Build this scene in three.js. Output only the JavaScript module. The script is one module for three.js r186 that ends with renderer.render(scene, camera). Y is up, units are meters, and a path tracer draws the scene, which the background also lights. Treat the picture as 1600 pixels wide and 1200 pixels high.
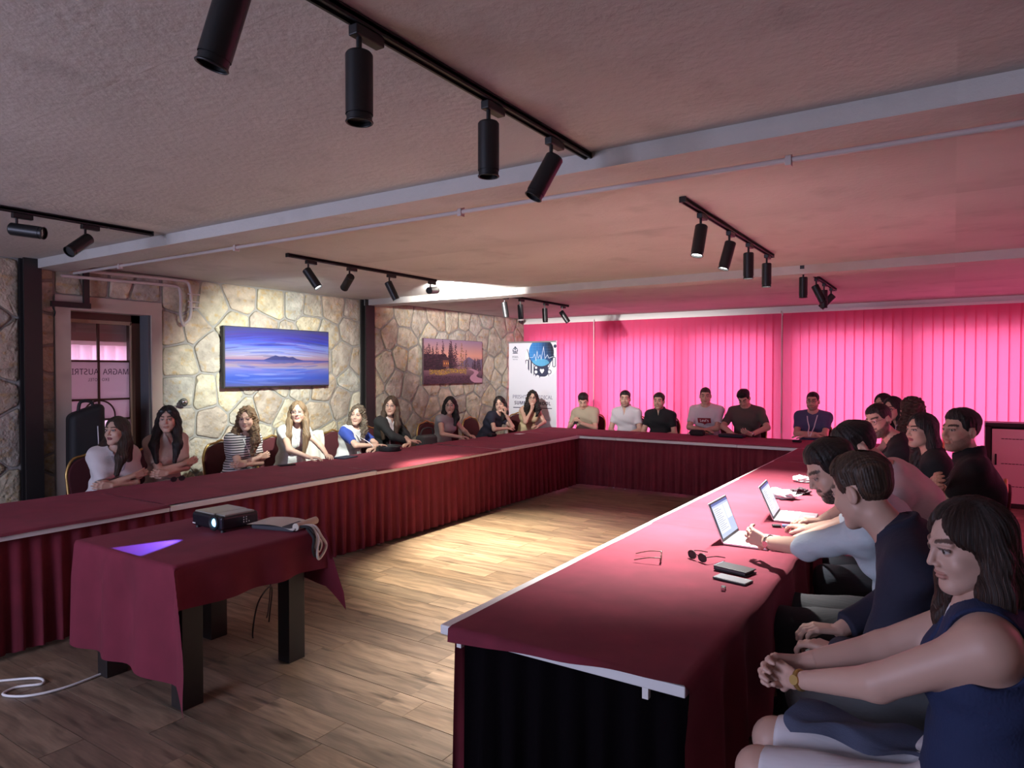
import * as THREE from 'three';
import { RectAreaLightUniformsLib } from 'three/addons/lights/RectAreaLightUniformsLib.js';
import { RoundedBoxGeometry } from 'three/addons/geometries/RoundedBoxGeometry.js';
import { mergeGeometries } from 'three/addons/utils/BufferGeometryUtils.js';

// ---------------------------------------------------------------- camera, sky, large lights, exposure
RectAreaLightUniformsLib.init();
const scene = new THREE.Scene();
const D2R = Math.PI / 180;
const camera = new THREE.PerspectiveCamera(2 * Math.atan(600 / 1067) / D2R, 4 / 3, 0.05, 200);
camera.position.set(0, 1.70, 0);
camera.rotation.order = 'YXZ';
camera.rotation.set(-1.07 * D2R, 32.9 * D2R, 0);
const renderer = new THREE.WebGLRenderer({ antialias: true });
renderer.toneMapping = THREE.LinearToneMapping;
renderer.toneMappingExposure = 1.3;
renderer.shadowMap.enabled = true;
scene.background = new THREE.Color().setRGB(3.7, 3.85, 4.1);           // bright overcast sky outside the blinds
const CEIL = 2.69, WX = -6.9, WZ = -11.1, RX = 2.6, BZ = 3.2;
// the projected picture on the screen behind the photographer lights the near part of the room
{
  const l = new THREE.RectAreaLight(new THREE.Color().setRGB(0.66, 0.70, 1.0), 12.5, 2.5, 1.5);
  l.position.set(-3.6, 1.65, BZ - 0.09); l.lookAt(-3.6, 1.65, -5); scene.add(l);
}

// ---------------------------------------------------------------- helpers
let seed = 7;
const rnd = () => { seed = (seed * 1664525 + 1013904223) >>> 0; return seed / 4294967296; };
const rr = (a, b) => a + (b - a) * rnd();
const V = (x, y, z) => new THREE.Vector3(x, y, z);
const used = {};
const numbered = n => { const k = used[n] = (used[n] ?? -1) + 1; return k ? n + '_' + String(k).padStart(3, '0') : n; };
function tag(o, label, category, group, kind) {
  if (label) o.userData.label = label;
  if (category) o.userData.category = category;
  if (group) o.userData.group = group;
  if (kind) o.userData.kind = kind;
  return o;
}
function thing(name, label, category, pos = [0, 0, 0], turn = 0, group) {
  const o = new THREE.Group(); o.name = numbered(name); scene.add(o);
  o.position.set(...pos); o.rotation.y = turn; return tag(o, label, category, group);
}
function part(name, geo, mat, parent, label) {
  const m = new THREE.Mesh(geo, mat); m.name = parent === scene ? numbered(name) : name;
  m.castShadow = m.receiveShadow = true; parent.add(m); if (label) m.userData.label = label; return m;
}
const merge = gs => mergeGeometries(gs.map(g => { const q = g.index ? g.toNonIndexed() : g; for (const k of Object.keys(q.attributes)) if (!['position', 'normal', 'uv', 'color'].includes(k)) q.deleteAttribute(k); return q; }));
function uvBox(g, s = 1, ou = 0, ov = 0) {                     // uv in metres from the dominant axis of each normal
  if (!g.attributes.normal) g.computeVertexNormals();
  const p = g.attributes.position, n = g.attributes.normal, uv = new Float32Array(p.count * 2);
  for (let i = 0; i < p.count; i++) {
    const ax = Math.abs(n.getX(i)), ay = Math.abs(n.getY(i)), az = Math.abs(n.getZ(i));
    let u, v;
    if (ax >= ay && ax >= az) { u = p.getZ(i); v = p.getY(i); } else if (ay >= az) { u = p.getX(i); v = p.getZ(i); } else { u = p.getX(i); v = p.getY(i); }
    uv[i * 2] = u * s + ou; uv[i * 2 + 1] = v * s + ov;
  }
  g.setAttribute('uv', new THREE.BufferAttribute(uv, 2)); return g;
}
const box = (w, h, d, x = 0, y = 0, z = 0, r = 0) => uvBox((r ? new RoundedBoxGeometry(w, h, d, 2, r) : new THREE.BoxGeometry(w, h, d)).translate(x, y, z));
const span = (x0, x1, y0, y1, z0, z1, r = 0) => box(Math.abs(x1 - x0), Math.abs(y1 - y0), Math.abs(z1 - z0), (x0 + x1) / 2, (y0 + y1) / 2, (z0 + z1) / 2, r);
function tube(pts, r, seg = 24, rad = 8, closed = false) {
  return new THREE.TubeGeometry(new THREE.CatmullRomCurve3(pts.map(p => p.isVector3 ? p : V(...p)), closed, 'centripetal'), seg, r, rad, closed);
}
function cylBetween(a, b, r, n = 10, r2 = r) {
  const A = V(...a), B = V(...b), d = B.clone().sub(A);
  const g = new THREE.CylinderGeometry(r2, r, d.length(), n);
  g.applyQuaternion(new THREE.Quaternion().setFromUnitVectors(V(0, 1, 0), d.normalize()));
  return g.translate((A.x + B.x) / 2, (A.y + B.y) / 2, (A.z + B.z) / 2);
}
const hash = (x, y) => { let h = (x * 374761393 + y * 668265263) | 0; h = Math.imul(h ^ (h >>> 13), 1274126177); return ((h ^ (h >>> 16)) >>> 0) / 4294967296; };
function vnoise(x, y, per) {
  const xi = Math.floor(x), yi = Math.floor(y), fx = x - xi, fy = y - yi, m = v => ((v % per) + per) % per;
  const sx = fx * fx * (3 - 2 * fx), sy = fy * fy * (3 - 2 * fy);
  const a = hash(m(xi), m(yi)), b = hash(m(xi + 1), m(yi)), c = hash(m(xi), m(yi + 1)), d = hash(m(xi + 1), m(yi + 1));
  return a + (b - a) * sx + (c - a) * sy + (a - b - c + d) * sx * sy;
}
function fbm(x, y, per, oct = 4) { let s = 0, a = .5, t = 0; for (let o = 0; o < oct; o++) { s += a * vnoise(x, y, per); t += a; x *= 2; y *= 2; per *= 2; a *= .5; } return s / t; }
function dataTex(w, h, fn, srgb, rx = 1, ry = 1) {
  const d = new Uint8Array(w * h * 4);
  for (let y = 0; y < h; y++) for (let x = 0; x < w; x++) { const c = fn(x / w, y / h, x, y), i = (y * w + x) * 4; for (let k = 0; k < 3; k++) d[i + k] = Math.max(0, Math.min(255, (Array.isArray(c) ? c[k] : c) * 255)); d[i + 3] = 255; }
  const t = new THREE.DataTexture(d, w, h); t.wrapS = t.wrapT = THREE.RepeatWrapping; t.magFilter = THREE.LinearFilter; t.minFilter = THREE.LinearMipmapLinearFilter; t.generateMipmaps = true;
  if (srgb) t.colorSpace = THREE.SRGBColorSpace; t.repeat.set(rx, ry); t.needsUpdate = true; return t;
}
function canvasTex(w, h, draw) {
  const c = document.createElement('canvas'); c.width = w; c.height = h; draw(c.getContext('2d'), w, h);
  const t = new THREE.CanvasTexture(c); t.colorSpace = THREE.SRGBColorSpace; return t;
}
const std = (o) => new THREE.MeshStandardMaterial({ side: THREE.DoubleSide, ...o });
const phys = (o) => new THREE.MeshPhysicalMaterial({ side: THREE.DoubleSide, ...o });
const lin = (r, g, b) => new THREE.Color().setRGB(r, g, b);

// ---------------------------------------------------------------- materials
const plasterBump = dataTex(512, 512, (u, v) => .55 * fbm(u * 60, v * 60, 60, 3) + .3 * fbm(u * 14 + 3, v * 40, 14, 2) + .15 * hash(u * 512 | 0, v * 512 | 0), false, .8, .8);
const plasterCol = dataTex(512, 512, (u, v) => { const n = .86 + .14 * fbm(u * 5, v * 7, 35, 5) - .05 * Math.max(0, fbm(u * 22, v * 22, 22, 3) - .6) * 4; return [n, n * .995, n * .985]; }, true, .22, .22);
const M = {
  ceiling: std({ color: lin(.63, .605, .58), map: plasterCol, roughness: .9, bumpMap: plasterBump, bumpScale: .0035 }),
  wallPaint: std({ color: lin(.55, .46, .40), map: plasterCol, roughness: .9 }),
  reveal: std({ color: lin(.10, .10, .11), roughness: .8 }),
  mortar: std({ color: lin(.30, .29, .27), roughness: .95, bumpMap: plasterBump, bumpScale: .01 }),
  blackMetal: std({ color: lin(.012, .012, .013), roughness: .42, metalness: .2 }),
  blackPlastic: std({ color: lin(.012, .012, .014), roughness: .5 }),
  steelPost: std({ color: lin(.016, .013, .014), roughness: .55 }),
  whiteMelamine: std({ color: lin(.72, .72, .72), roughness: .45 }),
  whitePlastic: std({ color: lin(.75, .74, .72), roughness: .4 }),
  pipe: std({ color: lin(.50, .44, .42), roughness: .5 }),
  gold: std({ color: lin(.55, .36, .13), roughness: .36, metalness: .85 }),
  darkWood: std({ color: lin(.016, .012, .011), roughness: .5 }),
  brownWood: std({ color: lin(.07, .03, .018), roughness: .5 }),
  chrome: std({ color: lin(.7, .7, .7), roughness: .15, metalness: 1 }),
  alu: std({ color: lin(.55, .56, .58), roughness: .35, metalness: .8 }),
};
const velvetMap = dataTex(256, 256, (u, v) => { const n = .80 + .2 * fbm(u * 6, v * 6, 6, 5); return [n, n, n]; }, true, 1.4, 1.4);
const weave = dataTex(128, 128, (u, v) => .5 + .25 * Math.sin(u * 6.2832 * 24) + .25 * Math.sin(v * 6.2832 * 24), false, 12, 12);
M.velvet = phys({ color: lin(.205, .018, .042), map: velvetMap, roughness: .92, sheen: .5, sheenColor: lin(.5, .10, .15), sheenRoughness: .5 });
M.skirt = phys({ color: lin(.20, .017, .036), map: velvetMap, roughness: .92, sheen: .4, sheenColor: lin(.45, .08, .12), sheenRoughness: .5 });
M.maroonPad = phys({ color: lin(.085, .010, .016), map: velvetMap, roughness: .9, sheen: .3, sheenColor: lin(.3, .1, .1) });
M.blind = phys({ color: lin(.96, .15, .34), roughness: 1, transmission: .62, thickness: 0, specularIntensity: .2, bumpMap: weave, bumpScale: .0006 });
M.glass = phys({ color: lin(.95, .96, .97), roughness: 0, transmission: 1, thickness: 0 });

// ---------------------------------------------------------------- the room shell
const struct = (name, geo, mat, label) => tag(part(name, geo, mat, scene), label, null, null, 'structure');
struct('ceiling', span(WX - .3, RX + .3, CEIL, CEIL + .2, WZ - .3, BZ + .3), M.ceiling, 'rough plastered ceiling tinted rose by the blinds');
const floorBase = struct('floor', span(WX - .3, RX + .3, -.2, -.012, WZ - .3, BZ + .3), std({ color: lin(.05, .035, .025), roughness: .9 }), 'wood plank floor of weathered brown boards');
// planks run along x
{
  const grain = dataTex(1024, 256, (u, v) => {
    const warp = fbm(u * 6, v * 3, 6, 3) * .22, k = fbm(u * 5 + 1, (v + warp) * 22, 110, 4), f = fbm(u * 24, v * 120, 120, 3);
    const ring = .5 + .5 * Math.sin((v + warp * 1.3) * 44 + 4 * fbm(u * 3, v * 5, 15, 3));
    const t = .56 + .22 * k + .16 * (f - .5) + .09 * ring, d = Math.max(0, fbm(u * 8 + 5, v * 18, 72, 3) - .62) * .8;
    return [t - d, (t - d) * .87, (t - d) * .74];
  }, true, 1 / 2.2, 1 / .8);
  const gb = dataTex(512, 128, (u, v) => fbm(u * 12, v * 90, 180, 3), false, 1 / 1.8, 1 / 1.2);
  const mats = [[.50, .48, .46], [.43, .41, .40], [.57, .54, .51], [.47, .44, .41], [.39, .38, .37]].map(c => std({ color: lin(...c), map: grain, roughness: .42, bumpMap: gb, bumpScale: .0012 }));
  const W = .19, rest = [[], [], [], [], []];
  for (let z = BZ, row = 0; z > WZ; z -= W, row++) {
    let x = WX - rnd() * 1.1;
    while (x < RX) {
      const L = 1.28, x0 = Math.max(x, WX), x1 = Math.min(x + L, RX), k = rnd() * 5 | 0;
      if (x1 - x0 > .05) {
        const g = uvBox(new THREE.BoxGeometry(x1 - x0 - .003, .014, W - .0035), 1, rnd() * 7, rnd() * 7);
        const cx = (x0 + x1) / 2, cz = z - W / 2, dy = -.007 + rr(-.0006, .0006);
        if (x1 > -4.95 && x0 < -1.3 && cz < -1.2 && cz > -9.2 || (x1 > .2 && cz < -6 && x0 < 1.2)) { const m = part('plank', g, mats[k], floorBase); m.position.set(cx, dy, cz); }
        else { g.translate(cx, dy, cz); rest[k].push(g); }
      }
      x += L;
    }
  }
  rest.forEach((gs, k) => { if (gs.length) tag(part('plank_field', merge(gs), mats[k], floorBase), null, null, null, 'stuff'); });
}
// beams across the ceiling, the conduit beside the first
for (const [i, z0, z1, dep] of [[1, -2.80, -3.06, .075], [2, -6.85, -7.12, .075]]) struct('trim_' + i, span(WX, RX, CEIL - dep, CEIL + .01, z1, z0), M.ceiling, i === 1 ? 'grey shallow ceiling beam beside the thin conduit' : 'grey shallow ceiling beam between the farther lamp tracks').userData.kind = 'structure';
for (const [z0, z1] of [[-2.801, -3.061], [-6.851, -7.121]]) struct('ceiling', span(WX, RX, CEIL - .079, CEIL - .074, z1, z0), M.ceiling, 'plastered underside of a ceiling beam');
{
  const t = thing('ceiling_conduit', 'thin pale conduit running along the first ceiling beam', 'conduit');
  part('pipe', cylBetween([WX + .1, 2.60, -3.10], [RX, 2.60, -3.10], .013, 8), M.pipe, t);
  for (const x of [-6, -4.4, -2.35, -.6, 1]) part('clip', span(x - .012, x + .012, 2.575, CEIL, -3.118, -3.082), M.pipe, t);
}
// left wall: mortar bed with single stones
const wallLeft = struct('wall_left', merge([
  span(WX - .3, WX, 0, CEIL, BZ + .3, -2.97), span(WX - .3, WX, 0, CEIL, -3.97, WZ - .3), span(WX - .3, WX, 2.40, CEIL, -2.97, -3.97)]), M.mortar, 'wall of irregular pale field stones set in grey mortar');
{
  const stoneCol = dataTex(512, 512, (u, v) => { const n = .70 + .30 * fbm(u * 9, v * 9, 9, 5), s = Math.max(0, fbm(u * 16 + 4, v * 16, 16, 4) - .56) * 1.5; return [n, n - s * .16, n - s * .45]; }, true, 1.3, 1.3);
  const stoneBump = dataTex(512, 512, (u, v) => fbm(u * 26, v * 26, 26, 4), false, 1.3, 1.3);
  const tints = [[.66, .60, .46], [.60, .55, .45], [.70, .62, .45], [.56, .50, .42], [.64, .54, .42], [.62, .60, .52], [.54, .46, .38], [.72, .66, .52]]
    .map(c => std({ color: lin(...c), map: stoneCol, roughness: .9, bumpMap: stoneBump, bumpScale: .012 }));
  const clipHalf = (poly, px, py, nx, ny) => {          // keep the side where (p - P).n < 0
    const out = [];
    for (let i = 0; i < poly.length; i++) {
      const a = poly[i], b = poly[(i + 1) % poly.length], da = (a[0] - px) * nx + (a[1] - py) * ny, db = (b[0] - px) * nx + (b[1] - py) * ny;
      if (da < 0) out.push(a);
      if (da < 0 !== db < 0) { const t = da / (da - db); out.push([a[0] + (b[0] - a[0]) * t, a[1] + (b[1] - a[1]) * t]); }
    }
    return out;
  };
  const regions = [[-1.6, -2.69, 0, CEIL, .36], [-2.83, -2.97, 0, CEIL, .26], [-2.97, -3.97, 2.40, CEIL, .26], [-3.97, -6.79, 0, CEIL, .345], [-6.98, WZ, 0, CEIL, .36]];
  for (const [zA, zB, y0, y1, sp] of regions) {
    const a0 = -zA, a1 = -zB, pts = [];                // a = -z grows away from the camera
    const nx = Math.max(1, Math.round((a1 - a0) / sp)), ny = Math.max(1, Math.round((y1 - y0) / (sp * .92)));
    for (let j = 0; j < ny; j++) for (let i = 0; i < nx; i++) pts.push([Math.min(a1 - .03, Math.max(a0 + .03, a0 + (i + .5 + (j & 1 ? .25 : -.25) + rr(-.36, .36)) * (a1 - a0) / nx)), Math.min(y1 - .03, Math.max(y0 + .03, y0 + (j + .5 + rr(-.36, .36)) * (y1 - y0) / ny))]);
    for (const P of pts) {
      if (P[0] < a0 || P[0] > a1 || P[1] < y0 || P[1] > y1) continue;
      let poly = [[a0, y0], [a1, y0], [a1, y1], [a0, y1]];
      for (const Q of pts) if (Q !== P) { const dx = Q[0] - P[0], dy = Q[1] - P[1]; if (dx * dx + dy * dy < 1.2) poly = clipHalf(poly, (P[0] + Q[0]) / 2, (P[1] + Q[1]) / 2, dx, dy); }
      if (poly.length < 3) continue;
      let cx = 0, cy = 0; for (const p of poly) { cx += p[0]; cy += p[1]; } cx /= poly.length; cy /= poly.length;
      for (let it = 0; it < 2; it++) { const q = []; const c = it ? .2 : .09; poly.forEach((a, i) => { const b = poly[(i + 1) % poly.length]; q.push([a[0] + (b[0] - a[0]) * c, a[1] + (b[1] - a[1]) * c], [a[0] + (b[0] - a[0]) * (1 - c), a[1] + (b[1] - a[1]) * (1 - c)]); }); poly = q; if (poly.length > 14) break; }
      const gap = rr(.004, .010), n = poly.length, pos = [], ph = rr(0, 6), proud = rr(.008, .022);
      const ring = (inset, h, wob) => { for (let i = 0; i < n; i++) { const [x, y] = poly[i], dx = x - cx, dy = y - cy, L = Math.hypot(dx, dy) || 1, f = Math.max(.2, (L - inset - wob * (.5 + .5 * Math.sin(i * 2.3 + ph))) / L); pos.push(h + (inset > .02 ? .006 * Math.sin(i * 1.7 + ph) : 0), cy + dy * f, -(cx + dx * f)); } };
      ring(gap, 0, .006); ring(gap + .006, proud * .72, .006); ring(gap + .035, proud, .012); pos.push(proud + rr(-.004, .008), cy, -cx);
      const idx = [];
      for (let r = 0; r < 2; r++) for (let i = 0; i < n; i++) { const j = (i + 1) % n, a = r * n + i, b = r * n + j; idx.push(a, b, a + n, b, b + n, a + n); }
      for (let i = 0; i < n; i++) idx.push(2 * n + i, 2 * n + (i + 1) % n, 3 * n);
      const g = new THREE.BufferGeometry(); g.setAttribute('position', new THREE.Float32BufferAttribute(pos, 3)); g.setIndex(idx); g.computeVertexNormals(); uvBox(g, 1, rnd() * 5, rnd() * 5);
      part('stone', g, tints[rnd() * 8 | 0], wallLeft).position.set(WX, 0, 0);
    }
  }
}
for (const [z, w] of [[-2.76, .14], [-6.885, .17]]) {
  const p = tag(part('steel_column', merge([span(WX - .02, WX + .03, 0, CEIL, z - w / 2, z + w / 2), span(WX + .03, WX + .09, 0, CEIL, z - .012, z + .012), span(WX + .09, WX + .11, 0, CEIL, z - w / 2, z + w / 2)]), M.steelPost, scene), z > -4 ? 'black steel column beside the glazed door' : 'black steel column between the two wall pictures', 'column');
}
// plaster surround and glazed door in the left wall
struct('trim_3', merge([span(WX - .3, WX + .025, 0, 2.40, -2.97, -3.10), span(WX - .3, WX + .025, 0, 2.40, -3.86, -3.97), span(WX - .3, WX + .025, 2.27, 2.40, -3.10, -3.86)]), M.wallPaint, 'smooth plaster surround of the glazed door');
struct('trim_4', span(WX - .28, WX + .005, 0, 2.27, -3.835, -3.861), M.reveal, 'dark grey reveal at the side of the glazed door');
{
  const d = thing('door_1', 'dark wooden door with small glass panes and a frosted lettered film', null); d.userData.kind = 'structure';
  const x = WX - .20, z0 = -3.10, z1 = -3.835;
  part('door_frame', merge([span(x - .04, x + .05, 0, 2.27, z0, z0 - .05), span(x - .04, x + .05, 0, 2.27, z1 + .09, z1), span(x - .04, x + .05, 2.19, 2.27, z0, z1), span(x - .03, x + .03, 0, .35, z0, z1)]), M.brownWood, d);
  part('inner_frame', merge([span(x + .05, x + .062, .1, 2.19, z1 + .09, z1 + .105), span(x + .05, x + .062, 2.165, 2.20, z0 - .05, z1 + .09)]), std({ color: lin(.30, .22, .15), roughness: .6 }), d);
  const g0 = z0 - .05, g1 = z1 + .09, gm = (g0 + g1) / 2, ys = [.35, .80, 1.22, 1.42, 1.80, 2.19];
  for (let j = 0; j < 5; j++) for (const [a, b] of [[g0, gm], [gm, g1]]) {
    const film = j === 3 || j === 2;
    part('pane', span(x - .004, x + .004, ys[j], ys[j + 1], a, b), film ? (M.film ??= phys({ color: lin(.85, .80, .84), roughness: .95, transmission: .55, thickness: 0 })) : M.glass, d, film ? 'frosted white film on the glass' : undefined);
  }
  part('muntin', span(x - .012, x + .012, .35, 2.19, gm - .01, gm + .01), M.brownWood, d);
  for (const y of ys.slice(1, 5)) part('muntin', span(x - .012, x + .012, y - .01, y + .01, g0, g1), M.brownWood, d);
  part('ring_ornament', new THREE.TorusGeometry(.15, .008, 8, 32).rotateY(Math.PI / 2).translate(x + .012, 1.26, gm), M.brownWood, d);
  const t = canvasTex(512, 160, (c, w, h) => { c.clearRect(0, 0, w, h); c.fillStyle = '#3a2440'; c.translate(w, 0); c.scale(-1, 1); c.textAlign = 'center'; c.font = '68px sans-serif'; c.fillText('MAGRA  AUSTRIA', w / 2, 74, w - 8); c.font = '34px sans-serif'; c.fillText('EKO HOTEL', w / 2, 128); });
  const pl = new THREE.PlaneGeometry(.60, .19); pl.rotateY(Math.PI / 2);
  part('lettering', pl.translate(x + .0065, 1.66, gm), std({ map: t, transparent: true, alphaTest: .5, roughness: .9 }), d, 'dark mirrored lettering on the film');
  // added behind the door: roof blocking the sky, rose curtain for the pink glow
  struct('wall_added_porch', merge([span(x - 1.3, x - .1, 2.0, 2.4, -2.2, -4.7), span(x - 1.3, x - .1, -.1, 0, -2.2, -4.7), span(x - 1.3, x - .1, 0, 2.4, -2.2, -2.1), span(x - 1.3, x - .1, 0, 2.4, -4.7, -4.8)]), M.wallPaint, 'added porch walls and roof blocking the sky outside the glazed door');
  const cg = new THREE.PlaneGeometry(2.4, 1.95, 120, 1); const cp = cg.attributes.position; for (let i = 0; i < cp.count; i++) cp.setZ(i, .03 * Math.sin(cp.getX(i) * 48)); cg.computeVertexNormals(); cg.rotateY(Math.PI / 2);
  tag(part('added_curtain', cg.translate(x - 1.2, 1.03, -3.5), phys({ color: lin(.78, .46, .64), roughness: 1, transmission: .5, thickness: 0 }), scene), 'added rose curtain standing in for the pink glow behind the glazed door', 'curtain');
}
// other walls: the far wall with windows behind the blinds, the side and the back
const openings = [[-6.75, -5.46], [-5.28, -3.85], [-3.75, -2.32], [-2.08, -.62], [-.52, .95], [1.05, 2.45]];
{
  const gs = [span(WX - .3, RX + .3, 2.33, CEIL, WZ - .25, WZ - .05), span(WX - .3, RX + .3, 0, .12, WZ - .25, WZ - .05)];
  let x = WX - .3; for (const [a, b] of openings) { gs.push(span(x, a, .12, 2.33, WZ - .25, WZ - .05)); x = b; } gs.push(span(x, RX + .3, .12, 2.33, WZ - .25, WZ - .05));
  struct('wall_far', merge(gs), M.wallPaint, 'window wall behind the rose blinds');
  openings.forEach(([a, b], i) => { const w = thing('window_' + (i + 1), 'tall window behind the rose blinds', null); w.userData.kind = 'structure';
    part('window_frame', merge([span(a, a + .05, .12, 2.33, WZ - .2, WZ - .13), span(b - .05, b, .12, 2.33, WZ - .2, WZ - .13), span(a, b, .12, .17, WZ - .2, WZ - .13), span(a, b, 2.28, 2.33, WZ - .2, WZ - .13)]), M.whitePlastic, w);
    part('pane', span(a + .05, b - .05, .17, 2.28, WZ - .168, WZ - .162), M.glass, w); });
}
const rOpen = [[-10.3, -7.9], [-7.6, -5.4]];
{
  const gs = [span(RX, RX + .25, 2.33, CEIL, WZ, BZ), span(RX, RX + .25, 0, .3, WZ, BZ)];
  let z = WZ; for (const [a, b] of rOpen) { gs.push(span(RX, RX + .25, .3, 2.33, z, a)); z = b; } gs.push(span(RX, RX + .25, .3, 2.33, z, BZ));
  struct('wall_right', merge(gs), M.wallPaint, 'side wall with windows behind rose blinds');
}
struct('wall_back', span(WX - .3, RX + .3, 0, CEIL, BZ, BZ + .25), M.wallPaint, 'plain plaster wall behind the photographer');
{
  const s = thing('projection_screen', 'white projection screen on the back wall glowing in place of the projected picture', 'screen', [-3.6, 0, BZ - .06]);
  part('glowing_sheet', box(2.5, 1.5, .01, 0, 1.65, 0), std({ color: lin(.8, .8, .8), emissive: lin(.66, .70, 1), emissiveIntensity: .35, roughness: .9 }), s);  // sheet glows by itself, standing in for light thrown by the projector
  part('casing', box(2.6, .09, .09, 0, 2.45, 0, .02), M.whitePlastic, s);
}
struct('ground_outside', span(WX - 12, RX + 14, -.4, -.2, WZ - 14, BZ + 4), std({ color: lin(.55, .52, .50), roughness: .95 }), 'pale paving outside the windows');
// vertical blinds: each slat a piece of its blind
const SLAT = (() => { const g = new THREE.PlaneGeometry(.137, 1, 6, 1); const p = g.attributes.position; for (let i = 0; i < p.count; i++) p.setZ(i, .006 * (1 - (p.getX(i) / .0685) ** 2)); g.computeVertexNormals(); return g; })();
function blind(label, a, b, turn, fixed, y0, y1) {                       // from a to b along x (or z when turned)
  const t = thing('vertical_blind', label, 'blind', turn ? [fixed, 0, 0] : [0, 0, fixed], 0);
  const n = Math.round((b - a) / .1215);
  for (let i = 0; i < n; i++) {
    const m = part('slat', SLAT, M.blind, t), c = a + (i + .5) * (b - a) / n;
    m.scale.set(1, y1 - y0, 1); m.rotation.y = (turn ? -Math.PI / 2 : 0) + .07 + rr(-.03, .03);
    m.position.set(turn ? 0 : c, (y0 + y1) / 2, turn ? c : 0);
    part('bottom_weight', turn ? box(.012, .03, .11) : box(.11, .03, .012), M.whitePlastic, t).position.set(turn ? 0 : c, y0 + .02, turn ? c : 0);
  }
  part('head_rail', turn ? span(-.03, .03, y1, y1 + .035, a, b) : span(a, b, y1, y1 + .035, -.03, .03), M.whitePlastic, t);
}
blind('rose vertical blind of narrow run behind the roll-up banner', -6.86, -5.385, 0, WZ + .07, .14, 2.585);
blind('wide rose vertical blind behind the five men', -5.365, -2.225, 0, WZ + .07, .14, 2.585);
blind('wide rose vertical blind behind the man with a lanyard', -2.19, 2.55, 0, WZ + .07, .14, 2.585);
blind('rose vertical blind on the side wall', -10.9, -4.8, 1, RX - .08, .2, 2.585);
{ const c = tag(part('blind_cornice', span(WX, RX, 2.56, CEIL, WZ - .06, WZ + .035), M.whitePlastic, scene), 'white cornice board above the rose blinds', 'cornice'); }
for (const [x, l] of [[-5.375, 'white cord hanging between the narrow and the wide blind'], [-2.207, 'white cord hanging between the two wide blinds']]) tag(part('blind_cord', cylBetween([x, .75, WZ + .12], [x, 2.60, WZ + .12], .007, 6), M.whitePlastic, scene), l, 'cord');

// ---------------------------------------------------------------- tables, skirts and cloths
const TOP = .745;
function gridGeo(nu, nv, fn, us = 1, vs = 1) {
  const pos = [], uv = [], idx = [];
  for (let j = 0; j <= nv; j++) for (let i = 0; i <= nu; i++) { const p = fn(i / nu, j / nv); pos.push(p[0], p[1], p[2]); uv.push(i / nu * us, j / nv * vs); }
  for (let j = 0; j < nv; j++) for (let i = 0; i < nu; i++) { const a = j * (nu + 1) + i; idx.push(a, a + nu + 1, a + 1, a + 1, a + nu + 1, a + nu + 2); }
  const g = new THREE.BufferGeometry(); g.setAttribute('position', new THREE.Float32BufferAttribute(pos, 3)); g.setAttribute('uv', new THREE.Float32BufferAttribute(uv, 2)); g.setIndex(idx); g.computeVertexNormals(); return g;
}
// a cloth over the top x0..x1, z0..z1 (z1 nearer the camera); o: how far it hangs over (or stops short of) each side
function clothGeo(x0, x1, z0, z1, y, o, step = .03, ph = 0) {
  const fz = t => typeof o.zp === 'function' ? o.zp(t) : o.zp;
  const X0 = x0 - o.xm, X1 = x1 + o.xp, Z0 = z0 - o.zm, nu = Math.ceil((X1 - X0) / step), nv = Math.ceil((z1 + .5 - Z0) / step);
  return gridGeo(nu, nv, (s, t) => {
    let X = X0 + s * (X1 - X0), Z = Z0 + t * (z1 + fz(s) - Z0);
    const dx = Math.max(0, X - x1, x0 - X), dz = Math.max(0, Z - z1, z0 - Z), sx = X > x1 ? 1 : -1, sz = Z > z1 ? 1 : -1;
    let px = Math.min(x1, Math.max(x0, X)), pz = Math.min(z1, Math.max(z0, Z)), py = y;
    py += .0022 * Math.sin(X * 7 + Z * 3 + ph) * Math.sin(Z * 5 - X * 2 + ph) + .0028 * Math.max(0, Math.sin(Z * 9 + 2 * Math.sin(X * 4 + ph)) - .7) + .006;
    const r = .012, bend = d => d < r * 1.57 ? [r * Math.sin(d / r), r * (1 - Math.cos(d / r))] : [r, d - r * .57];
    const [ox, hx] = bend(dx), [oz, hz] = bend(dz);
    const wave = (q, d) => .022 * Math.min(1, d / .2) * Math.sin(q * 15 + ph + 1.3 * Math.sin(q * 5));
    if (dx > 0 && dz > 0) {                        // a corner: the cloth folds into a hanging point
      const f = Math.min(dx, dz), w = f / (dx + dz);
      px += sx * (ox + .85 * f * (1 - w * .7)); pz += sz * (oz + .30 * f * (1 - w * .9)); py -= Math.max(hx, hz) + .62 * Math.min(hx, hz);
      px += sx * wave(Z, dx) * .3; pz += sz * wave(X, dz) * .3;
    } else { px += dx > 0 ? sx * (ox + .03 * dx + wave(Z, dx)) : 0; pz += dz > 0 ? sz * (oz + .03 * dz + wave(X, dz)) : 0; py -= hx + hz; }
    return [px, py, pz];
  }, X1 - X0, z1 - Z0);
}
function skirtGeo(ax, az, bx, bz, y0, y1, ph) {     // pleated skirt hanging along a line
  const L = Math.hypot(bx - ax, bz - az), tx = (bx - ax) / L, tz = (bz - az) / L, n = Math.ceil(L / .0125);
  return gridGeo(n, 8, (s, t) => {
    const q = s * L, fold = Math.sin(q * 6.2832 / .115 + ph + .9 * Math.sin(q * 3.1 + ph)), am = .010 + .016 * t;
    const off = am * (fold + .35 * Math.sin(q * 6.2832 / .05 + 2 * ph) * t) + .012 * t * Math.sin(q * 2.2 + ph);
    return [ax + tx * q - tz * off, y1 + (y0 - y1) * t + .004 * fold * t, az + tz * q + tx * off];
  }, L, y1 - y0);
}
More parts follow.
